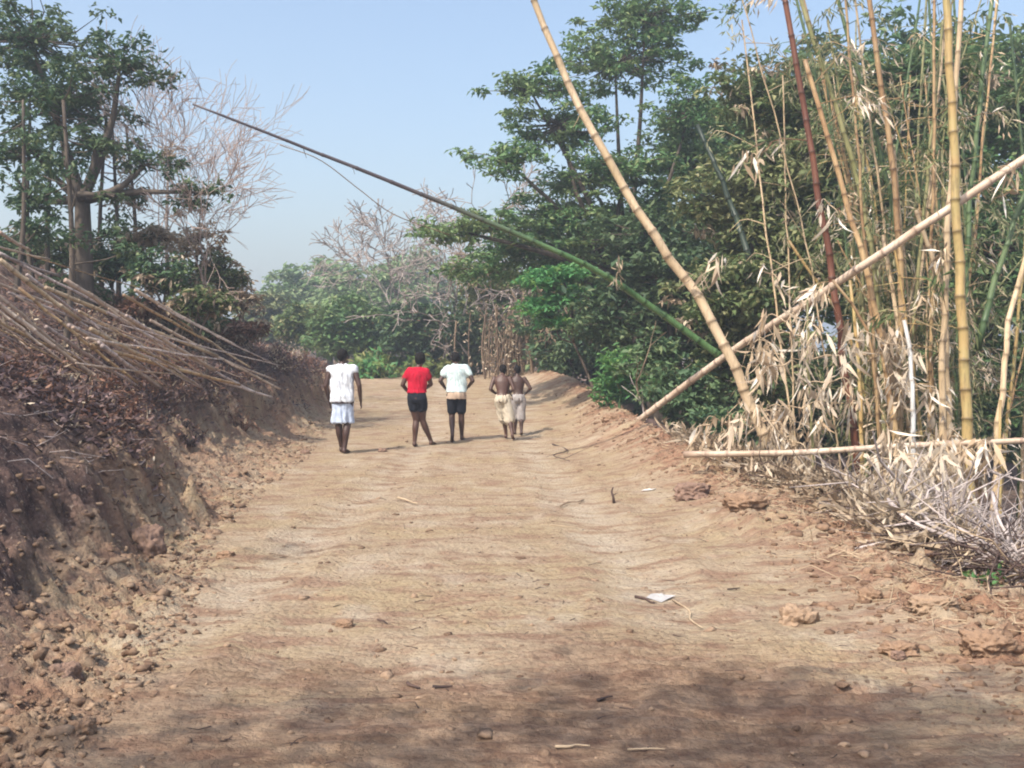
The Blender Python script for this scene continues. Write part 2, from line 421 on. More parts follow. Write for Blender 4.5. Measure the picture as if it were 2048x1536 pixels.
# ------------------------------------------------------------------ ground: one sheet to the horizon
def make_ground():
    ys = [-400, -250, -150, -90, -50, -30, -18, -10, -6, -3, -1, .5, 1.5, 2.2]
    y = 2.7
    while y < 60: ys.append(y); y += max(.019, y*.0046) if y < 36 else y*.02
    while y < 900: ys.append(y); y *= 1.12
    xs = list(np.arange(-4.4, 3.6, .025)); x = -4.4; l = []; st = .04
    while x > -9.5: x -= .045; l.append(x)
    while x > -900: x -= st; st *= 1.16; l.append(x)
    x = xs[-1]; r = []; st = .06
    while x < 8: x += .07; r.append(x)
    while x < 900: x += st; st *= 1.18; r.append(x)
    xs = np.array(l[::-1]+xs+r); ys = np.array(ys)
    X, Y = np.meshgrid(xs, ys); Z = H(X, Y)
    X2, Y2 = X, Y
    v = np.stack((X2, Y2, Z), -1).reshape(-1, 3)
    nx, ny = len(xs), len(ys)
    i = (np.arange(ny-1)[:, None]*nx+np.arange(nx-1)[None]).ravel()
    f = np.stack((i, i+1, i+nx+1, i+nx), 1)
    b = Buf(); b.add(v, f)
    o = b.build('ground', M['earth']); tag(o, kind='structure', label='graded earth road between cut bank and berm')
    dl, dr = zones(X, Y)
    D = np.interp(Y, TY, BD)
    nz0 = fbm(X*1.5, Y*1.5, 3, 70)
    lit = sst(-.05, .5, dl-D+.45*fbm(X*1.1, Y*1.1, 3, 21))*.95
    lit = np.maximum(lit, sst(.15, 1.2, dr)*.8)
    lit = np.maximum(lit, sst(33, 42, Y)*.7)
    lit = np.where(dl > 0, np.maximum(lit*sst(5.5, 9, Y), sst(.25, 1.0, dl+.4*nz0)*sst(11.5, 9, Y)*.95), lit)
    trk = np.zeros_like(X)
    for xr_, wd in ((-1.75, .22), (.9, .25)):
        xc = xr_+.25*np.sin(Y*.21+xr_)-.02*Y*(xr_ > 0); trk = np.maximum(trk, np.exp(-((X-xc)/wd/1.15)**2))
    trk *= sst(4.5, 7, Y)
    spoil = np.maximum(sst(-1.0, -.2, dr)*sst(1.5, .6, dr), sst(-.1, .3, dl)*sst(1.6, .9, dl)*.6)
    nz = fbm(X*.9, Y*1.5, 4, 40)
    clay_shade = np.clip(sst(5.6, 4.1, Y+1.3*nz)*.85+np.exp(-((X-.75)/.75)**2-((Y-4.6)/.75)**2)*(.9+nz), 0, 1)*sst(2.3, 1.5, X)  # redder soil plus painted shade, patchy over the near road
    road = sst(.15, -.3, dl)*sst(0, -.5, dr)
    for k, a in (('litter', lit), ('spoil', spoil), ('clay_shade', clay_shade), ('track', trk), ('bank', sst(.05, .9, dl)*(1-.55*sst(11, 14, Y)))):
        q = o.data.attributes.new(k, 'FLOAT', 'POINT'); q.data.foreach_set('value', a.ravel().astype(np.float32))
make_ground()

# ------------------------------------------------------------------ clods and stones
def ico(sub):
    import bmesh
    bm = bmesh.new(); bmesh.ops.create_icosphere(bm, subdivisions=sub, radius=1)
    v = np.array([q.co for q in bm.verts]); f = np.array([[q.index for q in p.verts] for p in bm.faces]); bm.free(); return v, f
I1 = ico(1); I3 = ico(3); I5 = ico(5)
def clod_verts(base, seed, amp=.28):
    v = base.copy()
    n = fbm(v[:, 0]*1.4+seed*3.7, v[:, 1]*1.4+v[:, 2]*1.7+seed, 3, seed)
    n2 = fbm(v[:, 2]*1.3+seed*1.7, v[:, 0]*1.5-v[:, 1]*1.1, 3, seed+5)
    return v*(1+amp*(n+n2))[:, None]
def pebbles(name, label, cat, X, Y, size, m, kinds=10):
    b = Buf(); Z = H(X, Y)
    for k in range(kinds):
        ii = np.arange(k, len(X), kinds)
        if not len(ii): continue
        v = I1[0]/np.max(np.abs(I1[0]), 1)[:, None]**.55; v = v+rng.normal(0, .22, v.shape); v = v[:, [(k) % 3, (k+1) % 3, (k+2) % 3]]*(1, .8, .9)
        s = size[ii][:, None, None]*np.stack((rng.uniform(.8, 1.4, len(ii)), rng.uniform(.7, 1.2, len(ii)), rng.uniform(.4, .8, len(ii))), 1)[:, None]
        a = rng.uniform(0, 6.28, len(ii)); ca, sa = np.cos(a)[:, None], np.sin(a)[:, None]
        vv = v[None]*s
        x = vv[..., 0]*ca-vv[..., 1]*sa; y = vv[..., 0]*sa+vv[..., 1]*ca
        vv = np.stack((x+X[ii][:, None], y+Y[ii][:, None], vv[..., 2]+Z[ii][:, None]+size[ii][:, None]*.05), -1)
        f = I1[1][None]+(np.arange(len(ii))*len(v))[:, None, None]
        b.add(vv, f.reshape(-1, 3))
    return tag(b.build(name, m, smooth=False), label, cat, kind='stuff')
def sample(n, ylo, yhi, fn):
    Y = ylo*(yhi/ylo)**rng.uniform(0, 1, n)
    return fn(n, Y), Y
def toe(Y): return np.interp(Y, TY, TX)
def crest(Y): return np.interp(Y, RY, RX)
X, Y = sample(8000, 3.3, 26, lambda n, Y: toe(Y)-rng.gamma(1.6, .42, n)+.25)
pebbles('bank_rubble', 'small brown clods scattered along the foot of the left bank', 'soil clods', X, Y, rng.gamma(1.25, .0078, len(X))+.003, M['clod'])
X, Y = sample(3600, 4.2, 26, lambda n, Y: crest(Y)+rng.normal(0, .38, n)-.15)
pebbles('berm_rubble', 'reddish clods spilled along the berm on the right', 'soil clods', X, Y, rng.gamma(1.5, .0085, len(X))+.004, M['clod_red'])
X, Y = sample(1900, 3.3, 30, lambda n, Y: rng.uniform(-2.3, 2.4, n))
pebbles('road_crumbs', 'tiny dark crumbs of soil strewn over the road', 'soil crumbs', X, Y, rng.gamma(1.6, .0045, len(X))+.003, M['clod'])
def clod(px, py, Y, wpx, hpx, m, label, seed, cat='clod', name='earth_clod', dep=.8):
    p = at(px, py, Y); z = hz(p[0], Y)
    w_ = wpx*Y/F/2; h_ = hpx*Y/F/2
    u = I5[0]/np.max(np.abs(I5[0]), 1)[:, None]**.35
    def tri(f, o_, sd): return perlin(u[:, 0]*f+sd, u[:, 1]*f+u[:, 2]*f*.7, sd)+perlin(u[:, 2]*f+o_, u[:, 0]*f*.6-u[:, 1]*f, sd+9)
    d = .30*tri(1.3, 2, seed)-.34*np.abs(tri(2.7, 4, seed+1))+.16*tri(5.5, 1, seed+2)-.12*np.abs(tri(11, 3, seed+3))+.05*tri(23, 5, seed+4)
    v = u*(1.08+d)[:, None]*np.array((w_*.82, w_*dep*.8, h_*1.0))
    o_ = np.array((p[0], Y, z+h_*.12)); b = Buf(); b.add(v+o_, I5[1])
    return tag(b.build(name, m, origin=(p[0], Y, z)), label, cat)
def gy(py, z=0.02): return (CAMZ-z)*F/(py-705)
for px, py, w_, h_, mk, lab in (
    (128, 1335, 78, 60, 'clod_dark', 'dark grey rounded clod at the foot of the left bank'),
    (165, 1452, 62, 44, 'clod_red', 'rusty brown clod alone near the bottom left corner'),
    (295, 1075, 85, 95, 'clod_dark', 'big dark clod under the overhanging lip of the left bank'),
    (452, 1098, 44, 24, 'clod_red', 'reddish stone on the left verge where the bank meets the road'),
    (1595, 1215, 92, 62, 'clod', 'tan wedge shaped clod on the right side of the road'),
    (1490, 1030, 100, 46, 'clod_red', 'long reddish clod beneath the brush on the right verge'),
    (1385, 985, 90, 46, 'clod_dark', 'dark humped clod just left of the dry leaf litter'),
    (1740, 1190, 60, 46, 'clod_red', 'brown lump of soil below the grey brush on the right'),
    (1870, 1225, 120, 38, 'clod', 'long flat slab of broken soil on the right verge'),
    (1800, 1290, 90, 40, 'clod_red', 'crumbly lump of soil nearest the front of the right verge'),
    (1975, 1290, 120, 60, 'clod_red', 'heavy brown clod at the right edge of the picture'),
    (1795, 1305, 34, 18, 'clod_dark', 'small dark pebble lying on pale road soil at the right'),
    (690, 1230, 46, 20, 'clod_red', 'low reddish crumb of soil left of the middle of the road'),
    (610, 898, 26, 14, 'clod_dark', 'little dark clod left of the man in the white vest'),
    (765, 897, 22, 14, 'clod_dark', 'little dark clod between the man in white and the red shirt'),
    (1225, 822, 50, 22, 'clod_red', 'red clod on top of the berm beside the long leaning pole'),
    (1005, 745, 24, 14, 'clod_dark', 'small far clod on the berm where the road bends')):
    if py < 800: Yc = 24 if py > 800 else 30
    else: Yc = gy(py+h_*.3, .05 if py > 900 else .03)
    if lab.startswith('red clod'): Yc = 18
    clod(px, py, Yc, w_, h_, M[mk], lab, int(px) % 97+3)

# ------------------------------------------------------------------ lying sticks, scraps
def stick(p0, p1, r, m, label, name='dry_stick', cat='stick', bend=.06, twigs=2, group=None, sag=0):
    p0 = np.array(p0, float); p1 = np.array(p1, float); L = np.linalg.norm(p1-p0)
    c = spline([p0, p0*.6+p1*.4+rnd(1, L*bend)[0]*(1, 1, .12), p0*.3+p1*.7+rnd(1, L*bend)[0]*(1, 1, .12), p1], 10)
    b = Buf(); tube(b, c, np.linspace(r, r*.45, 10), 6)
    for k in range(twigs):
        i = random.randint(3, 8); q = c[i]+rnd(1, L*.13)[0]*(1, 1, .8)
        tube(b, np.array([c[i], (c[i]+q)/2+rnd(1, L*.01)[0], q]), [r*.4, r*.3, r*.12], 4)
    return tag(b.build(name, m, origin=p0), label, cat, group)
def gstick(px0, py0, px1, py1, r, m, label, lift=.012, **k):
    a = at(px0, py0, gy(py0)); b = at(px1, py1, gy(py1))
    a[2] = hz(a[0], a[1])+lift; b[2] = hz(b[0], b[1])+lift
    return stick(a, b, r, m, label, **k)
gstick(795, 1000, 835, 1013, .012, M['twig_tan'], 'short forked stick lying in the middle of the road beyond the ruts', lift=.03)
gstick(1345, 1192, 1405, 1252, .007, M['twig_tan'], 'thin straight twig slanting across the pale soil on the right', twigs=0, bend=.02)
gstick(1270, 1186, 1310, 1196, .010, M['charred'], 'dark twig beside the white scrap on the road', twigs=1)
gstick(1105, 893, 1140, 925, .012, M['charred'], 'bent dark twig on the road to the right of the two boys', lift=.03)
gstick(1120, 1010, 1168, 998, .010, M['vine'], 'curved brown twig right of the road centre', lift=.02)
gstick(1455, 1178, 1480, 1174, .006, M['charred'], 'tiny dark twig lying level on the right wheel track', twigs=0)
gstick(865, 1375, 905, 1372, .010, M['charred'], 'charred stub of wood in the foreground left of centre', twigs=0)
gstick(815, 1360, 840, 1372, .009, M['charred'], 'charred chip next to the longer burnt stub', twigs=1)
gstick(1110, 1502, 1180, 1500, .007, M['twig_tan'], 'pale split twig at the bottom edge of the picture, centre', twigs=2)
gstick(1255, 1505, 1330, 1506, .005, M['twig_tan'], 'straight straw at the bottom edge right of the split twig', twigs=0)
gstick(1195, 1408, 1225, 1400, .008, M['charred'], 'short black twig in the right foreground', twigs=0)
gstick(1100, 1050, 1150, 1049, .006, M['twig_tan'], 'level straw in the sunlit middle of the road', twigs=0, lift=.01)
gstick(755, 1238, 775, 1246, .007, M['charred'], 'small dark twig left of centre', twigs=0)
p = at(1228, 1005, gy(1005)); p[2] = hz(p[0], p[1])
stick(p, p+(-.01, 0, .17), .018, M['charred'], 'dark upright stub of a cut sapling on the road edge', name='sapling_stub', cat='stump', twigs=1)
p = at(1205, 815, 22); p[2] = hz(p[0], p[1])
stick(p, p+(.02, 0, .32), .02, M['twig_tan'], 'small pale stake standing on the berm at the bend', name='stake', cat='stake', twigs=1)
def scrap(px, py, w_, h_, label, col):
    Y = gy(py); p = at(px, py, Y); b = Buf(); n = 9
    rr_, th_ = np.meshgrid(np.linspace(.02, .5, n), np.linspace(0, 2*np.pi, n)); rd_ = rr_*(1+.9*perlin(np.cos(th_)*1.7+px, np.sin(th_)*1.7, 3)); u = rd_*np.cos(th_); v = rd_*np.sin(th_)
    rad = 1
    X = p[0]+u*w_*rad; Yy = Y+v*h_*rad; Z = H(X, Yy)+.005+.05*np.abs(perlin(u*5, v*5+px, 4))
    i = (np.arange(n-1)[:, None]*n+np.arange(n-1)[None]).ravel()
    b.add(np.stack((X, Yy, Z), -1), np.stack((i, i+1, i+n+1, i+n), 1))
    tag(b.build('plastic_scrap', plain('scrap%d' % px, col, .5, .1), origin=(p[0], Y, hz(p[0], Y))), label, 'litter')
scrap(1318, 1186, .17, .16, 'crumpled whitish scrap lying on the right half of the road', (.42, .40, .39))
scrap(1299, 985, .16, .10, 'small white scrap at the foot of the right berm', (.8, .78, .74))

# ------------------------------------------------------------------ trees
def branch_tree(base, height, lean, depth, r0, spread=.55, ratio=.72, kids=3, seed=1, droop=0., up=.25):
    rs = np.random.default_rng(seed); P0 = []; P1 = []; R0 = []; R1 = []; tips = []
    def grow(p, d, L, r, lv):
        n = 4
        for i in range(n):
            d = d+rs.normal(size=3)*.13+np.array((0, 0, -droop*lv*.08)); d /= np.linalg.norm(d)
            q = p+d*L/n; P0.append(p); P1.append(q); R0.append(r); R1.append(r*.88); p = q; r *= .88
        if lv >= depth: tips.append(p); return
        for k in range(kids+(rs.random() < .4)):
            nd_ = d+rs.normal(size=3)*spread+np.array((0, 0, up*.5)); nd_ /= np.linalg.norm(nd_)
            grow(p if k < 2 else p-d*L*rs.uniform(.1, .5), nd_, L*ratio*rs.uniform(.7, 1.2), r*.72, lv+1)
    d = np.array(lean, float); d /= np.linalg.norm(d)
    grow(np.array(base, float), d, height*.36, r0, 0)
    return np.array(P0), np.array(P1), np.array(R0), np.array(R1), np.array(tips)

def crown_leaves(buf, tw, blobs, ncl, nlf, cr, L, flat=.45, droop=.2, shell=.5, wr=.5, limb_from=None):
    """blobs: (centre, radii).  clusters of leaves spread through each blob, twigs from the blob centre."""
    vol = np.array([np.prod(b[1])**.66 for b in blobs]); vol /= vol.sum()
    for (c, r), sh in zip(blobs, vol):
        n = max(3, int(ncl*sh)); c = np.array(c, float); r = np.array(r, float)
        d = unit(rnd(n)); rad = rng.uniform(shell, 1.08, n)**.7
        cc = c+d*rad[:, None]*r
        cc += rnd(n, .12)*r
        if tw is not None:
            mid = c+(cc-c)*.5+rnd(n, .07)*r+np.array((0, 0, -.05))*r
            segs(tw, np.repeat(c[None], n, 0)+rnd(n, .02), mid, .022, .013, 4); segs(tw, mid, cc, .013, .005, 3)
        sz = rng.uniform(.55, 1.35, n)
        p = np.repeat(cc, nlf, 0)+unit(rnd(n*nlf))*(rng.uniform(0, 1, n*nlf)**.5)[:, None]*np.repeat(sz, nlf)[:, None]*np.array((cr, cr, cr*flat))
        nn = n*nlf
        dr = rnd(nn); dr[:, 2] = dr[:, 2]*.4-droop
        nm = rnd(nn, .55)+np.array((0, 0, 1.))
        leaves(buf, p, dr, nm, L*rng.uniform(.45, 1.5, nn), L*wr*rng.uniform(.5, 1.35, nn))
def tree(name, label, cat, base, blobs, lm, ncl=60, nlf=28, cr=.4, L=.2, trunk_r=.12, bark='bark', group=None, flat=.45, droop=.2, shell=.4, wr=.5, fork=None, dry=0):
    base = np.array(base, float); base[2] = hz(base[0], base[1])-.05
    root = empty(name, base, label, cat, group)
    tb = Buf(); lb = Buf()
    cs = np.array([b[0] for b in blobs], float)
    f = np.array(fork, float) if fork is not None else base*.45+cs.mean(0)*.55
    f[2] = min(f[2], cs[:, 2].min()+.3)
    k = spline([base, base*.5+f*.5+rnd(1, .12)[0]*(1, 1, 0), f], 9)
    tube(tb, k, trunk_r*np.linspace(1.15, .75, 9)+trunk_r*.5*np.exp(-np.arange(9)*1.5), 9)
    for c in cs:
        tube(tb, spline([f, f*.5+c*.5+rnd(1, .12)[0], c], 6), np.linspace(trunk_r*.6, .025, 6), 6)
    crown_leaves(lb, tb, blobs, ncl, nlf, cr, L, flat, droop, shell, wr)
    tb.build('trunk', M[bark], root); lb.build('crown', M[lm], root, smooth=False)
    if dry:
        db = Buf(); crown_leaves(db, None, blobs, int(ncl*dry), nlf//2, cr*.7, L*1.1, flat, .7, .7, .35); db.build('dead_leaves', M['lf_tan'], root, smooth=False)
    return root
def blob(px, py, Y, rx, ry, rz=None):
    c = at(px, py, Y); k = Y/F
    return (c, (rx*k, (rz if rz else rx*k*.8), ry*k))

# -- right side, middle distance
tree('broadleaf_tree', 'tall spreading tree right of the sky gap with layered dark green sprays', 'tree', at(1330, 800, 25),
     [blob(1010, 320, 24, 85, 40), blob(1120, 250, 25, 120, 60), blob(1250, 330, 24, 110, 55), blob(1000, 455, 24, 110, 36), blob(1130, 430, 25, 130, 50), blob(1260, 470, 24, 120, 60), blob(880, 455, 23, 75, 26), blob(1390, 330, 26, 110, 60),
      blob(1060, 180, 25, 90, 40), blob(1230, 130, 26, 150, 60), blob(1150, 560, 25, 110, 50), blob(1290, 40, 26, 140, 60), blob(1170, 360, 26, 110, 40), blob(1060, 500, 26, 120, 45), blob(1330, 420, 25, 110, 70), blob(1380, 230, 25, 110, 60), blob(960, 540, 26, 90, 30)],
     'lf_mid', 800, 44, .36, .16, .16, flat=.34, fork=at(1250, 560, 25), shell=.15)
tree('broadleaf_tree', 'rounded dark green tree in the middle right behind the tan leaning pole', 'tree', at(1360, 860, 22),
     [blob(1330, 560, 22, 130, 90), blob(1230, 640, 22, 110, 80), blob(1420, 680, 22, 120, 100), blob(1300, 470, 23, 120, 60), blob(1470, 480, 22, 110, 90)],
     'lf_dark', 230, 40, .42, .19, .13, shell=.2)
tree('broadleaf_tree', 'olive green tree with yellowing leaves behind the left culms of the bamboo clump', 'tree', at(1560, 900, 19),
     [blob(1480, 400, 19, 120, 90), blob(1590, 520, 18.5, 130, 100), blob(1460, 600, 18, 110, 80), blob(1600, 330, 19, 130, 80), blob(1520, 720, 18.5, 130, 80), blob(1560, 200, 20, 140, 80)],
     'lf_olive', 520, 42, .42, .16, .12, shell=.1, dry=.07)
tree('broadleaf_tree', 'dark tree behind the thick yellow culms at the right', 'tree', at(1820, 950, 21),
     [blob(1760, 420, 20, 150, 110), blob(1900, 330, 21, 150, 110), blob(2010, 500, 20, 130, 130), blob(1820, 620, 20, 150, 110), blob(1980, 740, 20, 140, 110), blob(1760, 780, 20, 140, 90), blob(1850, 170, 21, 160, 90), blob(2060, 200, 22, 130, 110)],
     'lf_mid', 700, 42, .46, .18, .14, shell=.05, dry=.04)
tree('sapling', 'bright green sapling with flat tiers of leaves in front of the dark trees', 'young tree', at(1195, 800, 22.5),
     [blob(1085, 560, 22.5, 50, 18), blob(1125, 548, 22.5, 55, 20), blob(1075, 615, 22.5, 48, 16), blob(1150, 590, 22.5, 52, 20), blob(1110, 640, 22.5, 40, 16)],
     'lf_bright', 120, 30, .26, .14, .035, flat=.25, shell=.1)
tree('shrub', 'bluish green shrub at the roadside below the tan leaning pole', 'shrub', at(1240, 800, 20),
     [blob(1235, 735, 20, 48, 36), blob(1290, 760, 20, 40, 40), blob(1215, 775, 20.5, 34, 30)], 'lf_bright', 60, 26, .26, .13, .03, shell=.1).children[1].data.materials[0] = M['lf_mid']
tree('shrub', 'dark leafy thicket below the crossing poles', 'shrub', at(1400, 850, 17.5),
     [blob(1370, 800, 17.5, 90, 70), blob(1300, 720, 18.5, 60, 60), blob(1450, 850, 16.5, 70, 50)], 'lf_dark', 110, 34, .30, .14, .04, shell=.1)
tree('shrub', 'dark shrub crowding the inside of the bend behind the two boys', 'shrub', at(1150, 760, 31),
     [blob(1130, 700, 31, 60, 50), blob(1090, 640, 32, 50, 50), blob(1180, 690, 30, 60, 60)], 'lf_dark', 90, 34, .32, .17, .05, shell=.1)
for i, (px, py, Y, rx, ry, lm, lab) in enumerate((
    (825, 650, 36, 50, 42, 'lf_dark', 'dark round bush right of the man in the white vest, beyond the bend'),
    (915, 665, 36, 72, 62, 'lf_dark', 'darkest bush directly behind the person in the pale tee'),
    (870, 700, 36.5, 45, 34, 'lf_dark', 'dark bush directly behind the head in the red shirt'),
    (700, 650, 38, 70, 55, 'lf_mid', 'dull green thicket above the head of the man in the white vest'),
    (610, 640, 40, 45, 34, 'lf_olive', 'olive bush at the end of the left bank'),
    (1010, 590, 38, 80, 60, 'lf_olive', 'dull bush tangled in the grey leafless tree'))):
    tree('bush', lab, 'bush', at(px, 760, Y), [blob(px, py, Y, rx, ry), blob(px-rx*.5, py+ry*.5, Y, rx*.7, ry*.7), blob(px+rx*.5, py+ry*.4, Y, rx*.7, ry*.8)], lm, 240 if Y > 34 else 120, 32, .44, .26, .06, shell=.05)
# far hazy trees
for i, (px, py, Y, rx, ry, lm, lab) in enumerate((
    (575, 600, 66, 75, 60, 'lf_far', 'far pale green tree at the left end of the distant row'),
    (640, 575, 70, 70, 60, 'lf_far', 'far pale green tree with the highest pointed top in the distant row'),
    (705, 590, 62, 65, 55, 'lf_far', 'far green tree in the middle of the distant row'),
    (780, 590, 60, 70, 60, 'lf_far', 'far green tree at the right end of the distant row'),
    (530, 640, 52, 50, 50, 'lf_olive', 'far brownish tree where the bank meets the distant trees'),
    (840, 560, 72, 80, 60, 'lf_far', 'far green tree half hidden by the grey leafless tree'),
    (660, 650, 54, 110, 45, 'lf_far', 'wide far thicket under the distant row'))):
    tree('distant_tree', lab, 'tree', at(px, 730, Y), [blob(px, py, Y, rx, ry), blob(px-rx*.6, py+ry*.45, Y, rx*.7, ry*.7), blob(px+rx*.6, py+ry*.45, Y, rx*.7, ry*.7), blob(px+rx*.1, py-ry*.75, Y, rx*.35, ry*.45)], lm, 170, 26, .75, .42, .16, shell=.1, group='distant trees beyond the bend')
# back rows filling the forest on the right
for i, (px, py, Y, rx, ry) in enumerate(((1180, 640, 33, 130, 120), (1350, 560, 32, 150, 160), (1540, 480, 30, 170, 180), (1740, 450, 29, 170, 200), (1960, 480, 28, 190, 220), (1050, 620, 40, 100, 90), (1640, 760, 26, 180, 110), (1900, 830, 25, 180, 110), (1420, 800, 28, 150, 90), (1500, 250, 30, 170, 160), (1720, 180, 28, 190, 160), (1960, 160, 27, 200, 170), (1230, 480, 34, 150, 90))):
    tree('forest_tree', ['dark tree in the back of the wood behind the boys', 'dark tree deep in the wood left of the crossing poles', 'dark tree deep in the wood behind the white drooping leaves',
         'dark tree deep in the wood behind the bamboo culms', 'dark tree deep in the wood at the right edge', 'dark tree behind the grey leafless tree', 'low dark tree behind the dry bamboo leaves', 'low dark tree behind the foot of the clump', 'low dark tree under the crossing of the two poles', 'high crown at the back behind the dark leaning culm', 'high crown at the back behind the red brown culm', 'high crown at the back in the upper right corner', 'dark crown deep behind the spreading tree'][i], 'tree', at(px, 850, Y),
         [blob(px, py, Y, rx, ry*.7), blob(px-rx*.4, py+ry*.5, Y, rx*.8, ry*.6), blob(px+rx*.5, py+ry*.4, Y, rx*.8, ry*.7)], ('lf_dark', 'lf_mid')[i % 2], 210, 36, .62, .30, .16, shell=.05, group='trees at the back of the wood')
# bare trees
def bare(name, label, cat, base, H_, lean, depth, r0, m, seed, kids=3, spread=.55, leafm=None, nleaf=0, L=.12, droop=0., group=None, ratio=.72):
    base = np.array(base, float); base[2] = hz(base[0], base[1])-.04
    P0, P1, A, B, tips = branch_tree(base, H_, lean, depth, r0, spread, ratio, kids, seed, droop)
    root = empty(name, base, label, cat, group)
    b = Buf(); mn = .015 if base[1] > 25 else .006; segs(b, P0, P1, np.maximum(A, mn), np.maximum(B, mn*.8), 5); b.build('trunk', M[m], root)
    if leafm:
        q = np.repeat(tips, nleaf, 0)+rnd(len(tips)*nleaf, L*1.1); l = Buf()
        n = len(q); d = rnd(n); d[:, 2] -= .8; leaves(l, q, d, rnd(n)+np.array((0, 0, .6)), L*rng.uniform(.6, 1.4, n), L*.42); l.build('leaves', M[leafm], root, smooth=False)
    return root
bare('leafless_tree', 'grey leafless tree with arching twigs beyond the red shirt', 'bare tree', at(905, 760, 37.5), 8.6, (-.1, 0, 1), 5, .07, 'bark_grey', 3, 3, .62, None, 0, .10, .12)
bare('leafless_tree', 'grey tangled leafless tree right of the person in the pale tee', 'bare tree', at(985, 760, 37), 7.2, (-.15, 0, 1), 5, .07, 'bark_grey', 8, 3, .7, 'lf_rust', 1, .10, .2)
bare('leafless_tree', 'pale forked leafless tree above the person in the pale tee', 'bare tree', at(830, 750, 38), 8.2, (.0, 0, 1), 5, .06, 'bark_grey', 15, 3, .6, None, 0, .1, .1)
bare('leafless_tree', 'brown leafless tree nearest the bright green sapling', 'bare tree', at(1065, 760, 32.5), 6.0, (.1, 0, 1), 5, .06, 'vine', 22, 3, .6, None, 0, .1, .25)
bare('dead_bough', 'bleached dead bough poking out of the dark thicket under the green pole', 'dead branch', at(1400, 800, 17), 2.6, (-.9, 0, .55), 2, .035, 'twig_grey', 31, 2, .5)
bare('dead_bough', 'curved grey bough arching left above the bluish shrub', 'dead branch', at(1300, 800, 17.5), 2.6, (-.35, 0, 1), 2, .03, 'vine', 37, 2, .55)
bare('leafless_tree', 'delicate pinkish leafless tree against the sky at upper left', 'bare tree', at(415, 600, 20), 4.4, (.12, 0, 1), 5, .035, 'bark_pink', 41, 3, .42, None, 0, .1, 0, ratio=.8)
bare('leafless_tree', 'second pinkish leafless tree behind the first at upper left', 'bare tree', at(340, 600, 24), 5.6, (.25, 0, 1), 5, .035, 'bark_pink', 47, 3, .42, None, 0, .1, 0, ratio=.8)
# hanging vines
root = empty('vine_curtain', (*at(1020, 740, 33.5)[:2], hz(at(1020, 740, 33.5)[0], 33.5)), 'brown curtain of dry hanging vines behind the two boys', 'vines')
b = Buf(); l = Buf()
for i in range(70):
    px = random.gauss(1025, 36); p0 = at(px, random.uniform(600, 680), 33.5+random.uniform(-.7, .7)); p1 = p0.copy(); p1[0] += random.gauss(0, .15); p1[2] = random.uniform(.35, .9)
    c = spline([p0, p0*.5+p1*.5+rnd(1, .12)[0], p1], 7); tube(b, c, random.uniform(.014, .032), 4, False)
    q = np.repeat(c, 3, 0)+rnd(21, .1); d = rnd(21); d[:, 2] -= 1; leaves(l, q, d, rnd(21), .14, .06)
b.build('stems', M['vine'], root); l.build('leaves', M['lf_tan'], root, smooth=False)

# -- left side trees
tree('shade_tree', 'big dark leaved tree at the upper left corner with a stout trunk', 'tree', at(165, 560, 18),
     [blob(60, 300, 18, 90, 50), blob(190, 290, 18, 90, 40), blob(290, 330, 18, 60, 30), blob(390, 385, 18, 62, 26), blob(130, 200, 18.5, 160, 60), blob(60, 80, 19, 180, 80), blob(240, 130, 18, 110, 60), blob(60, 400, 17.5, 70, 26), blob(230, 390, 17.5, 40, 16)],
     'lf_dark', 230, 38, .26, .13, .17, flat=.5, fork=at(165, 400, 18), shell=.1)
for i, (px, top, Y, lab) in enumerate(((28, 200, 17, 'slim dark trunk nearest the left edge'), (68, 230, 18, 'slim dark trunk second from the left edge'), (96, 180, 19, 'slim dark trunk third from the left edge'), (128, 200, 15, 'tall slim dark trunk rising in front of the bamboo heap'),
                                  (238, 260, 20, 'slim dark trunk right of the stout trunk'), (262, 250, 21, 'slimmer dark trunk farthest right on the left hill'), (205, 220, 20, 'slim leaning trunk touching the stout one'), (345, 330, 22, 'thin pale trunk among the bushes on the hill'))):
    b0 = at(px, 620, Y); b0[2] = hz(b0[0], Y); t0 = at(px+random.uniform(-14, 20), top, Y)
    root = empty('slim_tree', b0, lab, 'tree', 'slim trees on the left bank')
    tb = Buf(); c = spline([b0-(0, 0, .1), b0*.6+t0*.4+rnd(1, .08)[0]*(1, 1, 0), t0], 12); tube(tb, c, np.linspace(.055, .025, 12), 7)
    lb = Buf(); cl = []
    for k in range(9):
        a = c[random.randint(4, 11)]; e = a+rnd(1, .5)[0]*(1, .6, .4)+(0, 0, .2); tube(tb, spline([a, (a+e)/2+rnd(1, .05)[0], e], 5), np.linspace(.016, .006, 5), 4); cl.append((e, (.22, .22, .16)))
    crown_leaves(lb, None, cl, 30, 24, .22, .12, .7, .5, .1)
    tb.build('trunk', M['bark' if i != 7 else 'bark_grey'], root); lb.build('crown', M['lf_tan' if i in (5, 7) else 'lf_dark'], root, smooth=False)
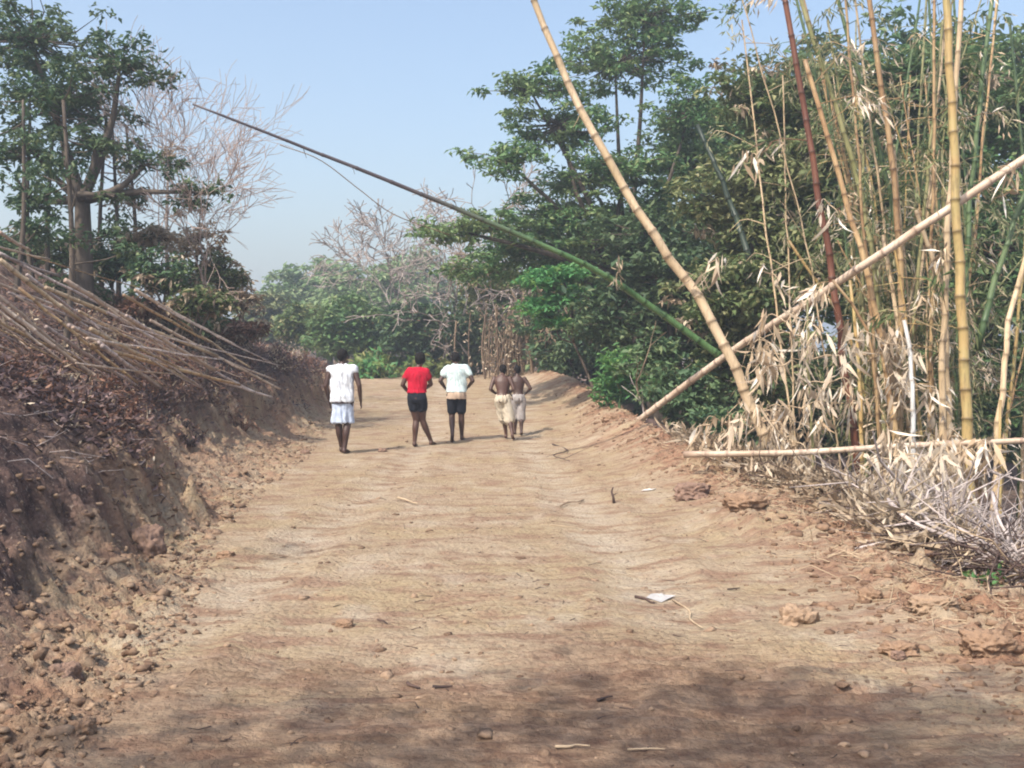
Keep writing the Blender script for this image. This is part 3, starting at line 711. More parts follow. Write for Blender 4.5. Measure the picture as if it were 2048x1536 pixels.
for px, py, Y, rx, ry, lm, dry, lab in (
    (225, 520, 19, 45, 38, 'lf_dark', .2, 'dark bush on the hill left of the larger bush'),
    (325, 545, 18, 62, 42, 'lf_dark', .5, 'larger dark bush on the hill with tan dead leaves'),
    (300, 470, 20, 55, 26, 'lf_tan', .3, 'thin withered tan bush standing above the dark ones'),
    (395, 480, 21, 50, 40, 'lf_tan', .3, 'withered bush nearest the pinkish bare tree'),
    (270, 620, 18.5, 60, 26, 'lf_rust', .3, 'rusty low bush right behind the bamboo heap'),
    (380, 640, 19.5, 60, 26, 'lf_dark', .5, 'low dark bush on the slope above the right end of the heap'),
    (470, 655, 21, 55, 24, 'lf_rust', .5, 'rusty bush on the slope left of the distant trees'),
    (150, 580, 18.5, 60, 26, 'lf_dark', .5, 'low dark bush at the foot of the stout trunk'),
    (440, 545, 21, 52, 42, 'lf_olive', .7, 'olive and tan bush at the right end of the hilltop'),
    (400, 600, 17, 50, 26, 'lf_olive', .6, 'low mottled bush in front of the hilltop bushes'),
    (150, 500, 20, 60, 40, 'lf_dark', .2, 'dark bush between the slim trunks'),
    (40, 490, 20, 60, 36, 'lf_dark', .2, 'dark bush at the left edge behind the trunks'),
    (480, 590, 24, 40, 36, 'lf_tan', .3, 'dry bush at the end of the hilltop row')):
    tree('bush', lab, 'bush', at(px, py+ry+20, Y), [blob(px, py, Y, rx, ry), blob(px-rx*.5, py+ry*.3, Y, rx*.6, ry*.7), blob(px+rx*.5, py+ry*.3, Y, rx*.6, ry*.7)], lm, 30 if lm == 'lf_tan' else 60, 24, .24, .13, .03, shell=.1, dry=dry)
# tree behind the photographer whose crown shades the near road
tree('shade_tree', 'tree behind the photographer shading the near road', 'tree', (-7.0, -2.6, 0),
     [((-3.3, -.9, 8.5), (1.8, 1.0, .8)), ((-1.9, -1.2, 8.8), (1.5, .8, .6)), ((-5.6, -1.3, 8.4), (1.8, .8, .6)), ((-7.6, 2.6, 8.2), (1.2, 1.8, .7))], 'lf_mid', 95, 16, .5, .2, .2, shell=.1)

# ------------------------------------------------------------------ low plants
def plant(x, y, h, n, m, L, name='shrub', cat='dry shrub', label='', group=None, stem='charred', wr=.35):
    z = hz(x, y); root = empty(name, (x, y, z), label, cat, group); b = Buf(); l = Buf()
    for k in range(n):
        d = unit(rnd(1)[0]*(1, 1, .4)+np.array((0, 0, .9))); e = np.array((x, y, z))+d*h*random.uniform(.6, 1.1)
        s = np.array((x, y, z-.03))+rnd(1, .03)[0]*(1, 1, 0)
        c = spline([s, (s+e)/2+rnd(1, h*.08)[0], e], 6); tube(b, c, np.linspace(.010, .004, 6), 4, False)
        q = np.repeat(c[2:], 4, 0)+rnd(16, h*.07); dd = rnd(16); dd[:, 2] -= .2
        leaves(l, q, dd, rnd(16)+np.array((0, 0, .8)), L*rng.uniform(.6, 1.4, 16), L*wr)
    b.build('stems', M[stem], root); l.build('leaves', M[m], root, smooth=False)
    return root
n = 0
while n < 58:
    y = random.uniform(9, 27); x = np.interp(y, TY, TX)-random.uniform(.9, 4.2)
    px = 1024+x*F/y
    if px < -20: continue
    hh_ = random.uniform(.25, .6); mk = random.choice(['lf_rust', 'lf_rust', 'lf_burnt', 'lf_tan'])
    dlx = np.interp(y, TY, TX)-x
    lab = '%s %s shrub %s, %s' % ('tall' if hh_ > .42 else 'low', {'lf_rust': 'rusty brown', 'lf_burnt': 'charred', 'lf_tan': 'straw coloured'}[mk], 'at the lip of the left bank' if dlx < 1.8 else 'halfway up the left slope' if dlx < 3 else 'high on the left slope',
        'before the bamboo heap' if y < 13 else 'around the bamboo heap' if y < 18 else 'behind the man in white' if y < 22 else 'near the bend')
    plant(x, y, hh_, random.randint(5, 9), mk, .09, 'dry_shrub', 'dry shrub', lab, 'scorched shrubs on the left bank')
    n += 1
for i in range(26):
    px = random.uniform(690, 900); Y = random.uniform(34, 40); p = at(px, 740, Y)
    plant(p[0], Y, random.uniform(.6, 1.1), 8, random.choice(['lf_low', 'lf_low', 'lf_bright']), .3, 'green_plant', 'plant', '%s plant beyond the road, %s, %s' % (random.choice(['feathery green', 'leafy green', 'yellowish green']), 'left of the man in white' if px < 720 else 'between white top and red shirt' if px < 810 else 'behind the red shirt' if px < 860 else 'right of the red shirt', 'near row' if Y < 37 else 'far row'), 'green plants beyond the end of the road', 'vine', .4)
p = at(1958, 1200, 6.4)
plant(p[0], 6.4, .16, 5, 'lf_bright', .06, 'seedling', 'plant', 'small green seedling at the edge of the grey brush', None, 'vine', .5)
# charred litter strewn over the left bank: a cover nobody could count
def litter(name, label, cat, n, fx, m, L, W, thick=.02, ylo=6, yhi=30, kind='leaf', up=.5):
    Y = ylo*(yhi/ylo)**rng.uniform(0, 1, n); X = fx(n, Y); Z = H(X, Y)+rng.uniform(.0, thick, n)
    P = np.stack((X, Y, Z), 1); b = Buf()
    if kind == 'leaf':
        d = rnd(n); d[:, 2] = np.abs(d[:, 2])*up; leaves2(b, P, d, rnd(n, .5)+np.array((0, 0, 1.)), L*rng.uniform(.5, 1.5, n), W)
    else:
        d = rnd(n); d[:, 2] *= up; d = unit(d); LL = (L*rng.uniform(.4, 1.5, n))[:, None]
        c = P+d*LL*.5+rnd(n, .1)*LL; segs(b, P, c, W, W*.8, 4); segs(b, c, P+d*LL, W*.8, W*.4, 3)
    return tag(b.build(name, M[m], smooth=False), label, cat, kind='stuff')
LB = lambda n, Y: toe(Y)-np.interp(Y, TY, BD)-rng.gamma(1.8, 1.0, n)+.1
litter('leaf_litter', 'rusty leaf litter covering the left bank', 'leaf litter', 22000, LB, 'lf_rust', .065, .028, .06, 8.6, 34)
litter('burnt_litter', 'charred leaf litter covering the left bank', 'leaf litter', 14000, LB, 'lf_burnt', .075, .030, .10, 8.0, 30)
litter('pale_litter', 'pale straw bits scattered over the left bank', 'straw', 1600, LB, 'lf_tan', .10, .02, .08, 8, 30)
litter('burnt_twigs', 'blackened twigs strewn over the left bank', 'twigs', 900, LB, 'charred', .3, .005, .10, 7, 28, 'twig', .4)
litter('grey_twigs', 'ash grey twigs strewn over the left bank', 'twigs', 450, LB, 'twig_grey', .3, .004, .08, 7, 28, 'twig', .4)

# ------------------------------------------------------------------ bamboo
def culm(pts, r0, r1, m, label, cat='bamboo culm', name='bamboo_culm', group=None, node=.34, k=10, leafm=None, nl=0, L=.2, lo=.2, hi=1., k2=1.):
    p = spline(pts, 40); ph = random.uniform(0, 50); tt_ = np.arange(40.)*.35; wob = np.stack((perlin(tt_+ph, tt_*0+.3, 80), perlin(tt_+ph, tt_*0+4.3, 81), 0*tt_), 1)*.05*np.sin(np.linspace(0, np.pi, 40))[:, None]; p = p+wob; s = np.concatenate(([0], np.cumsum(np.linalg.norm(np.diff(p, axis=0), axis=1)))); T = s[-1]
    ss = [0]; rr = [1]; aa = [.9]; x = random.uniform(.1, node)
    while x < T-.05:
        for o_, q, a in ((-.05, 1, 0), (-.014, 1.0, .15), (-.002, 1.16, 1), (.012, 1.08, .8), (.03, .95, .1)):
            if 0 < x+o_ < T: ss.append(x+o_); rr.append(q); aa.append(a)
        x += node*random.uniform(.85, 1.15)*(.8+.4*x/T)
    ss.append(T); rr.append(1); aa.append(.9)
    ss = np.array(ss); o_ = np.argsort(ss); ss = ss[o_]; rr = np.array(rr)[o_]; aa = np.array(aa)[o_]
    P = np.stack([np.interp(ss, s, p[:, i]) for i in range(3)], 1)
    R_ = (r0+(r1-r0)*(ss/T)**k2)*rr
    org = P[0]
    if leafm:
        root = empty(name, org, label, cat, group)
        b = Buf(); tube(b, P, R_, k, True, aa)
        tw = b; lb = Buf()
        for j in range(nl):
            t = random.uniform(lo, hi)*T; q = np.array([np.interp(t, s, p[:, i]) for i in range(3)])
            d = unit(rnd(1)[0]*(1, 1, .3)+np.array((0, 0, .25))); e = q+d*random.uniform(.25, .7); e2 = e+d*.2+(0, 0, -.22)
            c = spline([q, e, e2], 6); tube(tw, c, np.linspace(.007, .003, 6), 3, False)
            nn = 14; w_ = np.repeat(c[2:], 4, 0)[:nn]+rnd(nn, .05); dd = rnd(nn, .5)+d*.5; dd[:, 2] -= .9
            leaves(lb, w_, dd, rnd(nn)+np.array((0, 0, .4)), L*rng.uniform(.6, 1.3, nn), L*.16)
        b.build('stalk', M[m], root); lb.build('leaves', M[leafm], root, smooth=False)
        return root
    b = Buf(); tube(b, P, R_, k, True, aa)
    for j in range(4 if r0 > .03 else 0):
        t = random.uniform(.15, .95)*T; q = np.array([np.interp(t, s, p[:, i]) for i in range(3)]); e = q+unit(rnd(1))[0]*random.uniform(.08, .3); tube(b, spline([q, (q+e)/2+rnd(1, .015)[0], e], 4), np.linspace(.006, .003, 4), 4, False, np.full(4, .2))
    return tag(b.build(name, M[m], origin=org), label, cat, group)

# the four fallen or leaning poles
culm([at(1440, 712, 15.0), at(1300, 612, 14.8), at(1165, 527, 14.4), at(900, 412, 14.0), at(700, 331, 13.6), at(550, 272, 13.3), at(385, 208, 13.0)], .056, .014, 'b_slant',
     'long green bamboo culm slanting across the sky over the road, darker towards its tip', node=.42)
culm([at(1545, 905, 12.2), at(1500, 810, 12.2), at(1455, 700, 12.2), at(1380, 570, 12.3), at(1300, 460, 12.3), at(1190, 275, 12.4), at(1090, 60, 12.5), at(1040, -80, 12.5)], .068, .038, 'b_tan',
     'thick tan bamboo culm leaning left with its foot in the dry leaves', node=.36)
e0 = at(1268, 848, 17.0)
culm([e0, at(1460, 705, 14.6), at(1640, 590, 12.7), at(1830, 462, 11.6), at(2048, 318, 11.3), at(2230, 190, 11.2)], .056, .046, 'b_pale',
     'long pale bamboo pole resting its cut end on the berm and rising to the right', cat='bamboo pole', name='bamboo_pole', node=.4)
culm([at(1368, 909, 11.6), at(1600, 905, 11.1), at(1800, 892, 10.6), at(2060, 881, 10.1), at(2260, 876, 9.8)], .040, .028, 'b_pale',
     'slender pale bamboo pole lying level in front of the clump', cat='bamboo pole', name='bamboo_pole', node=.3)
# faint vine hanging below the green pole
b = Buf(); tube(b, spline([at(560, 290, 15), at(640, 320, 15), at(720, 380, 15.2), at(790, 430, 15.4), at(900, 470, 16)], 20), .007, 4)
tag(b.build('vine', M['vine'], origin=at(900, 470, 16)), 'faint thin vine strung through the sky below the green culm', 'vine')

def C2(px0, py0, px1, py1, Y, r, m, label, mid=None, Yt=None, **k):
    a = at(px0, py0, Y); 
    if py0 > 850: a[2] = hz(a[0], Y)-.05
    Yt = Yt or Y
    pts = [a]+([at(mid[0], mid[1], (Y+Yt)/2)] if mid else [])+[at(px1, py1, Yt)]
    return culm(pts, r, r*.6, M and m, label, **k)
C2(1950, 900, 1890, -60, 11.2, .066, 'b_yellow', 'thickest bright yellow culm in front at the right of the clump', mid=(1915, 440))
C2(1880, 900, 1925, -40, 12.0, .046, 'b_tan', 'pale tan culm just left of the thick yellow one', mid=(1893, 520), leafm='lf_olive', nl=8)
C2(1840, 880, 1808, 640, 11.6, .036, 'b_white', 'short whitish broken culm standing in the middle of the clump', mid=(1822, 750))
C2(1820, 905, 1610, 120, 12.3, .046, 'b_orange', 'orange yellow culm curving up to the left through the clump', mid=(1755, 640), leafm='lf_dry', nl=10)
C2(1790, 905, 1735, -30, 12.8, .05, 'b_orange', 'rusty orange culm with dark blotches passing behind the long pole', mid=(1800, 520))
C2(1745, 905, 1560, -60, 13.0, .056, 'b_red', 'dark red brown culm crossing behind the long pale pole', mid=(1664, 560), leafm='lf_dry', nl=5)
C2(1985, 890, 2060, 480, 11.0, .042, 'b_tan', 'tan culm leaning right near the right edge', mid=(2010, 700))
C2(2003, 905, 2001, 800, 10.9, .022, 'b_yellow', 'short bright yellow stub beside the tan leaning culm')
C2(1955, 700, 2070, 330, 11.6, .04, 'b_green', 'grey green culm leaning to the right edge', mid=(1990, 560))
C2(1905, 905, 1832, 420, 12.5, .042, 'b_tan', 'tan culm curving left from behind the thick yellow one', mid=(1890, 640), leafm='lf_dry', nl=5)
C2(1850, 910, 1765, 470, 12.9, .038, 'b_tan', 'slim tan culm left of the whitish broken one', mid=(1800, 700))
C2(1500, 520, 1395, 250, 15.5, .05, 'b_dark', 'dark green culm leaning left against the sky gap', mid=(1455, 390), Yt=16)
C2(1735, 900, 1700, 560, 12.2, .03, 'b_yellow', 'thin yellow culm in front of the dry leaf skirt', mid=(1715, 720))
C2(1630, 930, 1615, 600, 11.8, .02, 'b_olive', 'thin olive shoot left of the dry leaf skirt', mid=(1618, 740))
C2(1770, 905, 1665, 560, 12.0, .026, 'b_orange', 'thin orange shoot bending left below the red brown culm', mid=(1742, 700))
C2(1780, 905, 1590, -40, 13.2, .044, 'b_olive', 'olive culm behind the red brown one', mid=(1740, 480), leafm='lf_bam', nl=24, L=.17)
C2(1930, 905, 1990, -60, 13.0, .042, 'b_green', 'green culm behind the thick yellow one', mid=(1935, 480), leafm='lf_bam', nl=24, L=.17)
C2(1870, 905, 1660, -60, 13.6, .04, 'b_green', 'green culm arching left behind the orange ones', mid=(1790, 450), leafm='lf_bam', nl=24, L=.17)
random.seed(77)
for i in range(62):
    px = random.gauss(1830, 110); Y = random.uniform(12.7, 15.6); tp = px+random.gauss(-30, 150); top = random.choice([-60, -60, 40, 150, 300, 480])
    mk = random.choice(['b_olive', 'b_olive', 'b_green', 'b_green', 'b_tan', 'b_tan', 'b_orange', 'b_yellow'])
    nm = {'b_olive': 'olive', 'b_green': 'green', 'b_tan': 'tan', 'b_orange': 'orange brown', 'b_yellow': 'yellow'}[mk]
    rr_ = random.uniform(.012, .034)
    C2(px, 930, tp, top, Y, rr_, mk, '%s %s %s culm at the back %s of the bamboo clump%s' % ('tall' if top < 200 else 'short broken', 'slender' if rr_ < .027 else 'stouter', nm, 'left' if px < 1760 else 'middle' if px < 1880 else 'right', ', leaning left' if tp < px-60 else ', leaning right' if tp > px+60 else ''), mid=((px*.55+tp*.45)+random.gauss(0, 12), 500 if top < 300 else 700),
       group='thin culms at the back of the bamboo clump', k=7, leafm='lf_dry' if i % 5 == 0 else 'lf_bam', nl=9, L=.15)
# dead leafy branches hanging round the foot of the clump
def spray(p, h, nstem, L, label, group, m='lf_dry', out=.4, nl=26):
    root = empty('dead_bamboo_branch', p, label, 'dead branch', group); b = Buf(); l = Buf(); p = np.array(p, float)
    for k in range(nstem):
        d = unit(rnd(1)[0]*(1, .7, .5)+np.array((0, -.2, .3))); e = p+d*out*random.uniform(.6, 1.3); e2 = e+d*out*.4-np.array((0, 0, h*random.uniform(.3, 1)))
        c = spline([p, e, e2], 8); tube(b, c, np.linspace(.008, .003, 8), 4, False)
        q = c[rng.integers(3, 8, nl)]+rnd(nl, .05); dd = rnd(nl, .42); dd[:, 2] -= 1.0
        leaves2(l, q, dd, rnd(nl)+np.array((0, -.5, .2)), L*rng.uniform(.4, 1.4, nl), L*.15*rng.uniform(.5, 1.4, nl))
    b.build('stems', M['twig_tan'], root); l.build('leaves', M[m], root, smooth=False)
gl = 'dead leafy branches round the foot of the bamboo clump'
for i in range(42):
    px = random.uniform(1440, 1830); py = random.uniform(640, 980) if px > 1540 else random.uniform(800, 960)
    if px > 1850: px -= 250
    if px < 1440: px += 160
    spray(at(px, py, random.uniform(11.3, 12.8)), .35, 3, random.uniform(.18, .34), 'dead leafy branch, %s of the skirt, %s' % (('top', 'middle', 'bottom')[min(2, max(0, int((py-700)//77)))], ('behind the leaning tan culm', 'right of the leaning tan culm', 'midway along', 'under the crowded culms', 'near the broken white culm')[int(np.clip((px-1480)//80, 0, 4))]), gl, out=.28, nl=random.choice([5, 9, 13]))
for i in range(12):
    sx_ = 1770+i*17; spray(at(sx_, random.uniform(905, 965), random.uniform(9.9, 10.6)), .4, 3, .26, 'dead pinkish cream branch below the level pole, ' + ('beneath the white culm', 'beneath the slim tan culms', 'beneath the thick yellow culm')[i//4], gl, out=.3, nl=14)
for px, py, lab in ((1430, 520, 'bunch of big white dead leaves hanging left of the clump above the long pole'), (1530, 545, 'bunch of white dead leaves hanging midway along the long pole'), (1490, 325, 'white dead leaf bunch high up left of the red brown culm'),
                    (1620, 580, 'white torn sheath hanging on the long pale pole'), (1995, 335, 'ragged pale leaf bunch near the upper end of the long pole'), (1240, 545, 'cream leaf tuft on the green slanting culm'),
                    (1630, 780, 'largest white dead leaf bunch below the long pole'), (1690, 705, 'white leaf bunch in the middle of the leaf skirt'), (1660, 410, 'pale leaf tuft beside the red brown culm'), (1420, 850, 'cream leaf tuft beside the foot of the tan leaning culm')):
    Yb = 14.5 if px < 1300 else (11.3 if px > 1900 else 12.0)
    spray(at(px, py, Yb), .18, 2, .26 if px > 1300 else .16, lab, None, out=.14, nl=8)

RB_ = lambda n, Y: crest(Y)+.35+np.abs(rng.normal(0, 1.3, n))
litter('bamboo_litter', 'thick litter of cream bamboo leaves below the clump', 'leaf litter', 6500, lambda n, Y: crest(Y)+.15+np.abs(rng.normal(0, 1.2, n)), 'lf_tan', .20, .032, .28, 7.6, 14.5, 'leaf', .6)
litter('thatch', 'tan thatch of broken leaves below the clump', 'leaf litter', 6000, lambda n, Y: crest(Y)+.0+np.abs(rng.normal(0, 1.3, n)), 'lf_tan', .16, .03, .15, 7.2, 15, 'leaf', .5)
litter('brush_heap', 'tangled heap of bleached grey brushwood at the right', 'brushwood', 1500, lambda n, Y: crest(Y)+.35+(9.6-np.minimum(Y, 9.6))*.05+np.abs(rng.normal(0, 1.1, n)), 'twig_grey', .6, rng.gamma(2, .0026, 1500)+.0015, .34, 6.3, 9.6, 'twig', .65)
litter('brush_heap', 'tan twigs mixed through the brushwood', 'brushwood', 900, lambda n, Y: crest(Y)+.25+np.abs(rng.normal(0, 1.2, n)), 'twig_tan', .45, rng.gamma(2, .002, 900)+.0015, .25, 6.3, 11, 'twig', .6)
litter('brush_heap', 'dark twigs under the bleached brushwood', 'brushwood', 1200, lambda n, Y: crest(Y)+.2+np.abs(rng.normal(0, 1.2, n)), 'charred', .5, .006, .26, 6, 12, 'twig', .4)
litter('verge_straw', 'loose straw along the right verge', 'straw', 500, lambda n, Y: crest(Y)-.1+rng.normal(0, .25, n), 'twig_tan', .2, .0035, .03, 5.3, 14, 'twig', .2)
litter('road_straw', 'odd bits of straw on the road', 'straw', 160, lambda n, Y: rng.uniform(-2, 2.4, n), 'charred', .07, .0032, .012, 3.4, 14, 'twig', .15)
for a0, b0, r, lab in (((1775, 1000, 7.9), (1990, 1135, 6.7), .02, 'thick bleached branch lying across the brush heap'), ((1985, 985, 8), (2040, 1130, 6.9), .016, 'bleached branch standing at the right edge of the brush'),
                       ((1640, 1005, 9.0), (1790, 1035, 8.4), .014, 'bleached stick at the left end of the brush heap'), ((1700, 1100, 7.6), (1900, 1040, 7.6), .012, 'bleached stick crossing low over the brush heap'),
                       ((1880, 905, 10.5), (2060, 965, 10.0), .026, 'crooked grey limb below the level pole at the right'), ((1990, 1130, 6.6), (2080, 1085, 6.4), .016, 'bleached branch fork at the right edge below the brush')):
    stick(at(*a0), at(*b0), r, M['twig_grey'], lab, name='dead_branch', cat='branch', bend=.05, twigs=4)
p = at(1300, 862, 16.4); q = at(1420, 905, 13.5); p[2] = hz(p[0], p[1])+.06; q[2] = hz(q[0], q[1])+.1
stick(p, q, .10, M['charred'], 'thick dark log lying on the berm under the pole end', name='log', cat='log', bend=.02, twigs=0)

# heap of cut bamboo on the left bank
random.seed(9)
gp = 'cut bamboo poles heaped on the left bank'
def lying(px0, py0, px1, py1, Y0, Y1, r, m, label, lift=.05, **k):
    a = at(px0, py0, Y0); b_ = at(px1, py1, Y1); pts = []
    for t in np.linspace(0, 1, 6):
        q = a*(1-t)+b_*t; g = hz(q[0], q[1]); q[2] = max(q[2], g+lift) if q[2] < g+.9 else q[2]; pts.append(q)
    pts = np.array(pts)
    # keep a straight pole: lift the whole by the worst penetration
    z0, z1 = pts[0][2], pts[-1][2]; ln = np.linspace(0, 1, 6); base = z0+(z1-z0)*ln
    up = max(0, float(np.max(np.array([hz(q[0], q[1]) for q in pts])+.02-base)))
    pts[:, 2] = base+up-.015*np.sin(ln*np.pi)
    return culm(pts, r*.75, r*.6, m, label, cat='bamboo pole', name='bamboo_pole', k=8, node=.3, **k)
special = ((0, 520, 160, 640, 11, 12, .04, 'b_tan', 'tan pole at the left edge steeply crossing the other poles'),
           (0, 465, 60, 500, 13, 14, .035, 'b_pale', 'short pale pole end poking in at the left edge highest of the heap'),
           (130, 560, 430, 740, 13, 15.5, .045, 'b_pale', 'longest pale pole running down the middle of the heap'),
           (270, 580, 470, 690, 15, 17, .038, 'b_pale', 'pale pole on the far upper side of the heap'),
           (180, 690, 480, 770, 12.5, 16, .036, 'b_orange', 'orange brown pole low in the heap near its foot'))
special += ((300, 640, 560, 778, 15.5, 17.8, .034, 'b_pale', 'pale pole whose tip reaches the lip of the cut bank'),
           (255, 700, 545, 795, 14, 17.0, .030, 'b_ash', 'ash grey pole lowest at the right end of the heap'),
           (335, 625, 500, 735, 17, 18.6, .030, 'b_tan', 'short tan pole on the far side at the right end of the heap'),
           (215, 625, 520, 790, 14, 17.0, .032, 'b_ash', 'long ash grey pole crossing under the pale ones toward the cut'),
           (380, 690, 550, 760, 16.5, 18.0, .026, 'b_pale', 'short pale pole at the very end of the heap'))
for s_ in special: lying(*s_)
for i in range(50):
    t = random.random()
    px0 = random.uniform(-130, 330); py0 = 520+px0*.34+random.uniform(-30, 165)
    ang = random.gauss(28, 10); Lp = random.uniform(110, 380); px1 = px0+Lp*math.cos(R(ang)); py1 = py0+Lp*math.sin(R(ang))
    if py1 > 775: 
        f_ = (775-py0)/(py1-py0); px1 = px0+(px1-px0)*f_; py1 = 775
    if px1 > 560: py1 -= (px1-560)*math.tan(R(ang)); px1 = 560
    if px1-px0 < 80: continue
    d0 = 11.5+(650-py0)*.016+px0*.006; d1 = 11.5+(770-py1)*.012+px1*.010
    mk = random.choice(['b_pale', 'b_pale', 'b_ash', 'b_ash', 'b_ash', 'b_tan', 'b_orange'])
    nm = {'b_pale': 'pale', 'b_ash': 'ash grey', 'b_tan': 'tan', 'b_orange': 'orange brown', 'b_dark': 'dark'}[mk]
    lying(px0, py0, px1, py1, d0, d1, random.choice([.014, .018, .024, .032, .040]), mk, '%s %s pole %s in the heap, %s' % (('short', 'long')[Lp > 340], nm, 'low' if py0-px0*.28 > 600 else 'high' if py0-px0*.28 < 550 else 'midway', ('near the left edge', 'before the stout trunk', 'toward its right end')[min(2, int(max(px0, 0)//110))]), group=gp)

# ------------------------------------------------------------------ people
SK = plain('skin', (.062, .030, .022), .5, .2, 6, .45)
SK2 = plain('skin_light', (.085, .040, .028), .5, .2, 6, .45)
HAIR = plain('hair', (.012, .010, .010), .9, .3, 60)
EYE = plain('eye', (.7, .68, .65), .3, .05)
def cloth(name, col): 
    m = plain(name, col, .9, .12, 9, .1); return m
def ell(b, c, r, rot=None):
    v = I3[0]*np.array(r)
    if rot is not None: v = v@np.array(rot).T
    b.add(v+np.array(c), I3[1])
def limb(b, pts, rad, k=14):
    p = spline(pts, 12); r = np.interp(np.linspace(0, 1, 12), np.linspace(0, 1, len(rad)), rad); tube(b, p, r, k)
    ell(b, p[0], (r[0],)*3); ell(b, p[-1], (r[-1],)*3)
def loft(b, secs, k=20):
    a = np.arange(k)*2*np.pi/k; v = []
    for c, rx, ry in secs: v.append(np.stack((c[0]+rx*np.cos(a), c[1]+ry*np.sin(a), np.full(k, c[2])), 1))
    n = len(secs); i = np.arange(k); j = (i+1) % k
    V = np.concatenate(v+[np.array([secs[0][0], secs[-1][0]])])
    b.add(V, np.concatenate([np.stack((i, j, j+k, i+k), 1)+q*k for q in range(n-1)]))
    c = np.concatenate((np.stack((j, i, np.full(k, n*k)), 1), np.stack((i+(n-1)*k, j+(n-1)*k, np.full(k, n*k+1)), 1)))
    b.f.append(c+b.n-len(V))
def bake(name, buf, m, parent, voxel, smooth, sc, wr=0., seed=0):
    me = buf.mesh(name+'_tmp'); o = bpy.data.objects.new(name, me); C.objects.link(o)
    a = o.modifiers.new('r', 'REMESH'); a.mode = 'VOXEL'; a.voxel_size = voxel
    s_ = o.modifiers.new('s', 'SMOOTH'); s_.iterations = smooth; s_.factor = .5
    dg = bpy.context.evaluated_depsgraph_get(); m2 = bpy.data.meshes.new_from_object(o.evaluated_get(dg)); m2.name = name
    o.modifiers.clear(); o.data = m2; bpy.data.meshes.remove(me)
    n = len(m2.vertices); co = np.empty(n*3, np.float32); m2.vertices.foreach_get('co', co); co = co.reshape(-1, 3)
    if wr:
        no = np.empty(n*3, np.float32); m2.vertices.foreach_get('normal', no); no = no.reshape(-1, 3)
        th = np.arctan2(co[:, 1], co[:, 0])
        d = fbm(th*2.2+seed+co[:, 2]*2, co[:, 2]*5+co[:, 0]*4, 3, seed)+.5*np.sin(th*9+co[:, 2]*6+seed)*np.clip((1.0-co[:, 2]), 0, .5)
        co = co+no*(1.5*wr*d)[:, None]
    co = co*sc
    m2.vertices.foreach_set('co', co.ravel().astype(np.float32)); m2.update()
    m2.polygons.foreach_set('use_smooth', np.ones(len(m2.polygons), bool))
    m2.materials.clear(); m2.materials.append(m)
    o.parent = parent
    return o
def hand(b, wr, el, side):
    d = unit(np.array(wr)-np.array(el)); pal = np.array(wr)+d*.045
    n_ = unit(np.cross(d, np.array((0, 1., 0)))+1e-6) if abs(d[1]) < .9 else np.array((1., 0, 0)); s_ = unit(np.cross(n_, d))   # s_: across the palm
    Rm = np.stack((s_, n_, d), 1)
    ell(b, pal, (.040, .017, .052), Rm)
    for i, (off, ln) in enumerate(((-.028, .062), (-.010, .072), (.009, .067), (.027, .052))):
        q0 = pal+s_*off+d*.036; q1 = q0+d*ln*.5-n_*side*-.006; q2 = q1+unit(d+n_*side*-.5)*ln*.5
        limb(b, [q0, q1, q2], [.0095, .0088, .0072], 8)
    t0 = pal+s_*.034-d*.022; limb(b, [t0, t0+s_*.022+d*.022, t0+s_*.026+d*.052], [.012, .0105, .008], 8)
